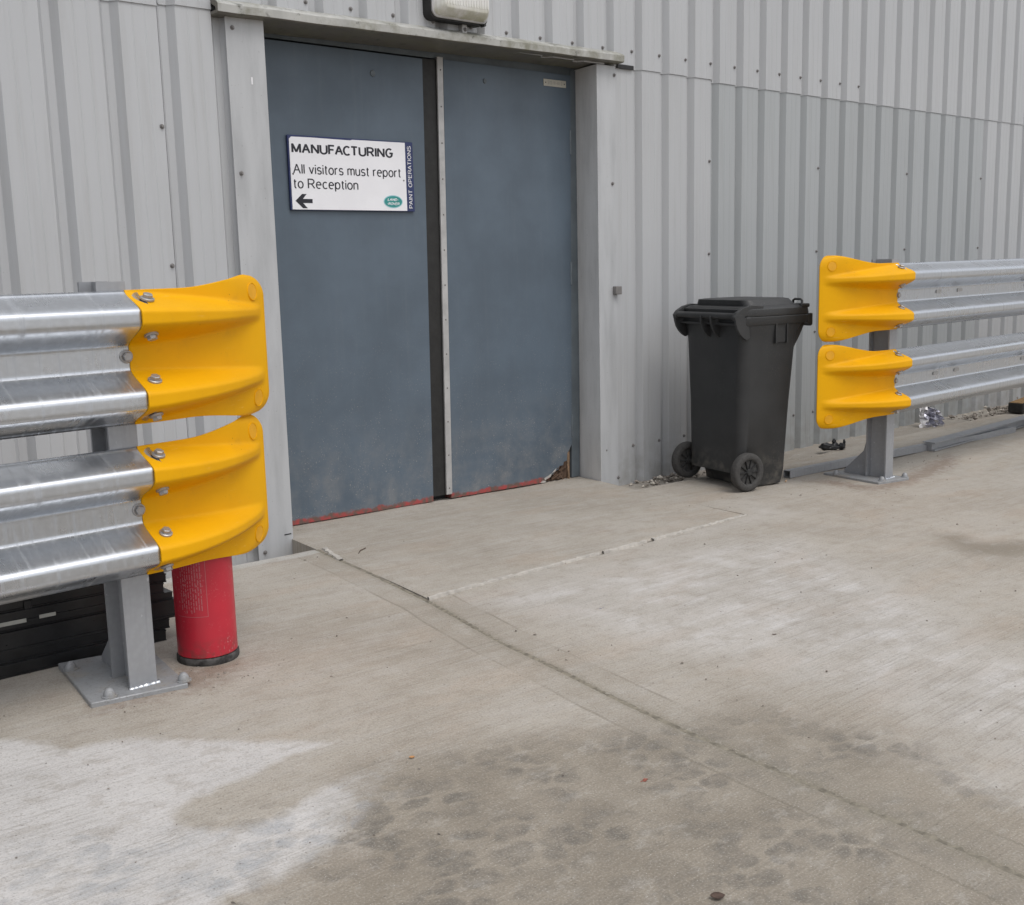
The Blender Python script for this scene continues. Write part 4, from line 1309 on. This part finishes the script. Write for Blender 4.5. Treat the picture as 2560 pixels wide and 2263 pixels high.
# local +x is the front (opens away from handle); wheels on the -x side
def rring(x0, x1, hw, z, r, n=5):
    P = []
    cx, hx = (x0 + x1) / 2, (x1 - x0) / 2
    for sx, sy, a0 in ((1, 1, 0), (-1, 1, 90), (-1, -1, 180), (1, -1, 270)):
        for i in range(n + 1):
            a = R(a0 + 90 * i / n)
            P.append((cx + sx * (hx - r) + r * math.cos(a), sy * (hw - r) + r * math.sin(a), z))
    return P
def bin_build(b):
    # body: tapered tub, step at the foot for the axle
    rings = [rring(0.072, 0.274, .172, .004, .03), rring(0.068, 0.280, .178, .03, .035), rring(0.062, 0.283, .182, .060, .035), rring(-0.018, 0.285, .186, .074, .04),
             rring(-0.020, 0.304, .200, .40, .05), rring(-0.024, 0.322, .212, .66, .05), rring(-0.025, 0.326, .214, .70, .05), rring(-0.026, 0.332, .217, .735, .05),
             rring(-0.030, 0.364, .224, .782, .045), rring(-0.030, 0.364, .224, .800, .045)]
    body = loft('body', rings, M['bin'], b)
    # collar rim
    loft('rim', [rring(-0.032, .368, .226, .774, .03), rring(-0.034, .374, .229, .780, .03), rring(-0.034, .380, .229, .810, .03), rring(-0.028, .376, .225, .815, .03)], M['bin'], body)
    # front lifting comb lip, dropping outwards
    prism('front_lip', [(.360, .812), (.385, .818), (.398, .817), (.398, .762), (.386, .755), (.375, .768), (.360, .776)], 'y', -.2275, .17, M['bin'], body, .004)
    # comb receiver ribs on each flank
    for sy in (-1, 1):
        for x in (.165, .235):
            prism('rib', [(x - .005, .775), (x + .005, .775), (x + .004, .685), (x - .004, .685)], 'y', sy * .208, sy * .228, M['bin'], body)
        prism('flank_pocket', [(.170, .775), (.231, .775), (.228, .69), (.173, .69)], 'y', sy * .206, sy * .2205, M['bin'], body)
    # corner webs under the front lip
    for y in (-.195, .195):
        prism('corner_web', [(.295, .775), (.372, .775), (.335, .71), (.300, .66)], 'y', y - .008, y + .008, M['bin'], body)
    # lid: overhanging skirt, sloping shoulders, raised crowned panel
    lid = loft('lid', [rring(-0.032, .392, .228, .816, .045), rring(-0.032, .394, .230, .824, .045), rring(-0.030, .390, .227, .846, .045),
                 rring(-.020, .372, .214, .858, .05), rring(.015, .338, .196, .862, .05), rring(.010, .316, .176, .889, .045), rring(.03, .30, .160, .8925, .04)], M['bin'], b)
    # lid hinge arms running back to the handle, one at each side
    for y in (-.212, .212):
        prism('hinge_arm', [(0.086, .862), (0.086, .845), (-0.014, .822), (-0.069, .797), (-0.086, .802), (-0.091, .818), (-0.074, .838), (-0.034, .858), (0.016, .868)], 'y', y - .010, y + .010, M['bin'], lid, .002)
    prism('lid_flange', [(0.006, .860), (0.006, .850), (-0.034, .840), (-0.034, .848)], 'y', -.205, .205, M['bin'], lid)
    # small lid grips at the front
    for sy in (-1, 1):
        gme = tube_me('lid_grip', [(.330, sy * .222, .85), (.330, sy * .222, .878), (.336, sy * .205, .884), (.345, sy * .160, .884), (.346, sy * .148, .878), (.346, sy * .148, .85)], .0058, 8)
        link('lid_grip', gme, M['bin'], lid, True)
        box('grip_pad', .325, .375, sy * .185 - .045, sy * .185 + .045, .846, .864, M['bin'], lid, .006, 2)
    # handle bar on four webs
    link('handle', tube_me('handle', [(-.067, -.218, .820), (-.067, -.1, .820), (-.067, .1, .820), (-.067, .218, .820)], .0145, 14), M['bin'], b, True)
    box('handle_shelf', -.055, -.02, -.216, .216, .775, .785, M['bin'], b, .002)
    for y in (-.216, -.045, .025, .216):
        w_ = .007 if abs(y) > .2 else .005
        prism('handle_web', [(-0.004, .80), (-0.044, .824), (-0.078, .826), (-0.085, .812), (-0.082, .790), (-0.072, .762), (-0.056, .738), (-0.038, .722), (-0.014, .708), (0.004, .72)], 'y', y - w_, y + w_, M['bin'], b, .0015)
    # axle and wheels
    RW = .091
    lathe('axle', [(.0001, -.235), (.0085, -.235), (.0085, .235), (.0001, .235)], M['rubber'], b, 12, 'y', loc=(0, 0, RW))
    box('axle_block', -.015, .06, -.172, .172, .078, .108, M['bin'], b, .006)
    for sy in (-1, 1):
        y0 = sy * .217
        w = lathe('wheel', [(.056, -.006), (.058, -.012), (.062, -.018), (.066, -.020), (.083, -.020), (.0892, -.015), (RW, -.008), (RW, .008), (.0892, .015), (.083, .020), (.066, .020), (.062, .018), (.058, .012), (.056, .006)], M['tyre'], b, 48, 'y', loc=(0, y0, RW))
        lathe('hub', [(.0001, -.020), (.013, -.020), (.016, -.016), (.016, .016), (.013, .020), (.0001, .020)], M['rubber'], w, 20, 'y')
        lathe('wheel_disc', [(.0001, -.002), (.058, -.002), (.058, .002), (.0001, .002)], M['rubber'], w, 32, 'y')
        for i in range(10):
            a = 2 * math.pi * i / 10
            sp_ = link('spoke', box_me('spoke', .012, .060, -.014, .014, -.0028, .0028, .001), M['rubber'], w)
            sp_.rotation_euler = (0, a, 0)
bin_build(bn)

# ------------------------------------------------------------------ steel offcuts on the ground, right
def hollow(name, w, h, t_, length, mat):
    v, f = [], []
    o_ = [(0, 0), (w, 0), (w, h), (0, h)]; i_ = [(t_, t_), (w - t_, t_), (w - t_, h - t_), (t_, h - t_)]
    for x in (0, length):
        v += [(x, a, b) for a, b in o_]; v += [(x, a, b) for a, b in i_]
    for k in range(4):
        q = (k + 1) % 4
        f += [(k, q, 8 + q, 8 + k), (4 + k, 12 + k, 12 + q, 4 + q), (k, 4 + k, 4 + q, q), (8 + k, 8 + q, 12 + q, 12 + k)]
    bm = bmesh.new(); vs = [bm.verts.new(p) for p in v]
    for q in f: bm.faces.new([vs[i] for i in q])
    return link(name, bm_mesh(name, bm), mat)
tb = tag(hollow('steel_tube', .040, .036, .003, 2.3, M['galv_dull']), 'square galvanised steel tube lying behind the right rail post', 'steel tube')
tb.location = (.293, -.590, gz(.293) + .003); tb.rotation_euler = (0, math.atan(.0165), math.atan2(-.055, 1.31))
ch = tag(prism('steel_channel', [(0, 0), (.075, 0), (.075, .006), (.055, .008), (.055, .044), (.075, .046), (.075, .050), (.0, .050), (.0, .042), (.018, .042), (.018, .008), (0, .008)], 'x', 0, 2.6, M['galv_dull']), 'folded steel channel lying at the right edge behind the rail', 'steel channel')
ch.location = (1.56, -.690, gz(1.56) + .003); ch.rotation_euler = (0, math.atan(.007), math.atan2(.05, 1.3))

# ------------------------------------------------------------------ litter
def lump(name, n_lon, n_lat, fn, mat, smooth=True):
    v, f = [], []
    for j in range(n_lat + 1):
        th = math.pi * j / n_lat
        for i in range(n_lon):
            ph = 2 * math.pi * i / n_lon
            v.append(fn(ph, th))
    for j in range(n_lat):
        for i in range(n_lon):
            q = (i + 1) % n_lon
            f.append((j * n_lon + i, j * n_lon + q, (j + 1) * n_lon + q, (j + 1) * n_lon + i))
    me = mesh(name, v, f)
    o = link(name, me, mat)
    if smooth: auto_smooth(me, 55)
    return o
M['bag'] = plain('black_rubber_glove', (.012, .012, .013), .38, 0, .3, 30, .2)
# crumpled black glove: fat palm, pinched waist, wrist and two raised fingers
def glove():
    bm = bmesh.new()
    def blob(p, s, seed):
        rr_ = random.Random(seed)
        r_ = bmesh.ops.create_icosphere(bm, subdivisions=3, radius=1)
        ph = [rr_.uniform(0, 6) for _ in range(4)]
        for w in r_['verts']:
            c = w.co.copy()
            k = 1 + .14 * math.sin(5 * c.x + ph[0]) * math.cos(4 * c.y + ph[1]) + .12 * math.sin(7 * c.z + 3 * c.x + ph[2])
            w.co = Vector((p[0] + c.x * s[0] * k, p[1] + c.y * s[1] * k, max(0.002, p[2] + c.z * s[2] * k)))
    blob((-.075, 0, .042), (.075, .05, .045), 1)
    blob((.03, .01, .038), (.06, .045, .040), 2)
    blob((.12, 0, .038), (.042, .045, .036), 3)
    blob((.035, .02, .085), (.026, .018, .034), 4)
    blob((.145, -.01, .080), (.016, .016, .035), 5)
    blob((.0, -.02, .030), (.11, .03, .022), 6)
    me = bm_mesh('rubber_glove', bm)
    o = link('rubber_glove', me, M['bag']); auto_smooth(me, 70)
    return o
gl_ = tag(glove(), 'crumpled black rubber glove on the concrete near the wall', 'glove')
gl_.location = (1.235, -.232, gz(1.24)); gl_.rotation_euler = (0, 0, R(-32)); gl_.scale = (.50, .50, .55)

M['foil'] = plain('crumpled_wrapper', (.40, .40, .47), .3, .45, .6, 45, .2)
M['foil_w'] = plain('wrapper_white', (.72, .71, .72), .4, .1, .2, 45)
def wrapper():
    n = 11
    v, f = [], []
    rr_ = random.Random(12)
    for j in range(n):
        for i in range(n):
            x, z = -.09 + .18 * i / (n - 1), .15 * j / (n - 1)
            v.append((x * (1 - .15 * j / n) + rr_.uniform(-.007, .007), .02 * math.sin(i * 1.7) + rr_.uniform(-.018, .018) - .03 * (1 - j / n), max(0, z + rr_.uniform(-.01, .01) - .06 * (i / n) ** 2)))
    for j in range(n - 1):
        for i in range(n - 1): f.append((j * n + i, j * n + i + 1, (j + 1) * n + i + 1, (j + 1) * n + i))
    me = mesh('food_wrapper', v, f)
    o = link('food_wrapper', me, M['foil'])
    me.materials.append(M['foil_w'])
    for k, p in enumerate(me.polygons): p.material_index = 1 if (k % 10) < 2 or rr_.random() < .2 else 0
    s_ = o.modifiers.new('t', 'SOLIDIFY'); s_.thickness = .001
    return o
wr = tag(wrapper(), 'crumpled silver and lilac food wrapper standing against the cladding foot', 'wrapper')
wr.location = (2.55, -.13, gz(2.55) - .02); wr.rotation_euler = (0, 0, R(-25))

M['char'] = plain('tarred_timber', (.020, .018, .016), .8, 0, .4, 30, .4)
M['char_top'] = plain('timber_rust_top', (.22, .13, .05), .8, 0, .6, 25, .3)
blk = box('timber_offcut', 0, .42, 0, .10, 0, .075, M['char'], None, .012, 2)
blk.data.materials.append(M['char_top'])
for p in blk.data.polygons:
    if p.normal.z > .9: p.material_index = 1
tag(blk, 'blackened timber offcut with rusty brown top at the right edge', 'timber')
blk.location = (3.42, -.36, gz(3.4)); blk.rotation_euler = (0, 0, R(8))

def leaf(name, label, p, rz, L, mat, curl=.35):
    v, f = [], []
    n = 7
    for i in range(n):
        t_ = i / (n - 1)
        w = L * .34 * math.sin(math.pi * min(1, t_ * .96 + .03)) ** .8
        z = curl * L * (t_ - .5) ** 2
        x = L * (t_ - .5)
        v += [(x, -w, z + .25 * w), (x, 0, z + .001), (x, w, z + .3 * w)]
    for i in range(n - 1):
        for k in range(2): f.append((i * 3 + k, (i + 1) * 3 + k, (i + 1) * 3 + k + 1, i * 3 + k + 1))
    o = mk(name, v, f, mat, None, True)
    s_ = o.modifiers.new('t', 'SOLIDIFY'); s_.thickness = .0012
    o.location = (p[0], p[1], gz(p[0]) + .004); o.rotation_euler = (.1, .05, R(rz))
    return tag(o, label, 'leaf')
leaf('dead_leaf', 'curled brown dead leaf near the bottom edge of the picture', (-3.057, -2.738), -35, .024, M['leaf_brown'], .4)
leaf('dead_leaf', 'small orange leaf fragment on the stained concrete bay', (-3.096, -1.971), -20, .012, M['leaf_orange'])
def scrap(name, label, cat, p, L, mat, n=6, seed=0):
    rr_ = random.Random(seed)
    bm = bmesh.new()
    for _ in range(n):
        r_ = bmesh.ops.create_icosphere(bm, subdivisions=1, radius=1)
        o_ = Vector((rr_.gauss(0, L * .45), rr_.gauss(0, L * .3), 0)); s_ = [L * rr_.uniform(.15, .4) for _ in range(3)]
        for w in r_['verts']: w.co = Vector((w.co.x * s_[0], w.co.y * s_[1], abs(w.co.z) * s_[2] * .6)) + o_
    o = link(name, bm_mesh(name, bm), mat)
    o.location = (p[0], p[1], gz(p[0]))
    return tag(o, label, cat)
scrap('brick_crumbs', 'cluster of red brick crumbs on the blotched concrete', 'debris', (-2.818, -2.37), .010, M['red_bits'], 9, 1)
scrap('plastic_scrap', 'tiny blue plastic scrap on the pale concrete', 'debris', (-2.02, -1.49), .010, M['blue_bits'], 3, 2)
scrap('dark_crumb', 'small brown crumb on the pale concrete right of the joint', 'debris', (-1.85, -2.0), .012, M['leaf_brown'], 3, 3)
scrap('dark_crumb', 'small dark crumb on the threshold by the left jamb', 'debris', (-2.105, .085), .014, M['leaf_brown'], 2, 4)
scrap('dark_crumb', 'dark crumbs on the threshold near the rotten door corner', 'debris', (-.46, .11), .018, M['plastic_black'], 4, 5)
fg = lathe('cigarette_end', [(.0001, -.014), (.0038, -.014), (.0038, .014), (.0001, .014)], M['fag'], None, 10, 'x', loc=(.20, -.63, gz(.2) + .006))
tag(fg, 'cigarette end on the concrete beside the steel tube', 'cigarette end')
fg.rotation_euler = (0, 0, R(25))
tw = link('twig', tube_me('twig', [(-2.165, -.41, gz(-2.16) + .004), (-2.14, -.385, gz(-2.16) + .006), (-2.10, -.36, gz(-2.1) + .004)], .0018, 6), M['leaf_brown'])
tag(tw, 'thin dry twig on the threshold slab near its left edge', 'twig')

def grit(name, label, pts, smin, smax, mat, seed):
    rr_ = random.Random(seed)
    v, f = [], []
    base = [(1, 0, 0), (-1, 0, 0), (0, 1, 0), (0, -1, 0), (0, 0, 1), (0, 0, -1)]
    tri = [(0, 2, 4), (2, 1, 4), (1, 3, 4), (3, 0, 4), (2, 0, 5), (1, 2, 5), (3, 1, 5), (0, 3, 5)]
    for (x, y, z) in pts:
        s_ = rr_.uniform(smin, smax) * (rr_.random() ** 1.6 * .8 + .35)
        a = rr_.random() * 6.28; ca, sa = math.cos(a), math.sin(a)
        k = len(v)
        ex_ = (rr_.uniform(.7, 1.6), rr_.uniform(.6, 1.1), rr_.uniform(.4, .8))
        for b in base:
            p = [b[i] * s_ * ex_[i] * rr_.uniform(.75, 1.2) for i in range(3)]
            v.append((x + p[0] * ca - p[1] * sa, y + p[0] * sa + p[1] * ca, z + s_ * .25 + p[2]))
        f += [(a_ + k, b_ + k, c_ + k) for a_, b_, c_ in tri]
    o = mk(name, v, f, mat)
    return tag(o, label, None, None, 'stuff')
rr = random.Random(21)
P = []
for _ in range(420):
    x = rr.uniform(2.9, 6.5); y = -.245 + abs(rr.gauss(0, .08))
    if y < .0: P.append((x, y, gz(x) - .012 + rr.uniform(0, .02 + .02 * (x > 4))))
for _ in range(60):
    P.append((rr.gauss(.0, .12) + .0, rr.uniform(-.14, -.01), gz(0) - .034 + rr.uniform(0, .012)))
grit('gravel', 'brown gravel and leaf litter gathered along the wall foot', P, .010, .024, M['stone'], 2)
P = []
for _ in range(150):
    x = rr.uniform(2.9, 6.5); y = -.25 + abs(rr.gauss(0, .09))
    if y < 0: P.append((x, y, gz(x) - .005 + rr.uniform(0, .02)))
for _ in range(40):
    P.append((rr.gauss(.0, .12), rr.uniform(-.14, -.02), gz(0) - .032 + rr.uniform(0, .012)))
grit('gravel', 'pale gravel chips mixed along the wall foot', P, .008, .020, M['stone_pale'], 3)
P = []
for _ in range(700):
    x = rr.uniform(-3.9, 1.8); y = rr.uniform(-3.0, -.26)
    P.append((x, y, gz(x)))
for _ in range(60):
    x = rr.gauss(.9, .6); y = rr.gauss(-.7, .2)
    if y < -.26: P.append((x, y, gz(x)))
for _ in range(160):
    x = rr.gauss(-3.22, .14); y = rr.gauss(-1.20, .07); P.append((x, y, gz(x)))
grit('grit', 'loose dark grit scattered over the concrete', P, .0013, .005, M['stone'], 4)
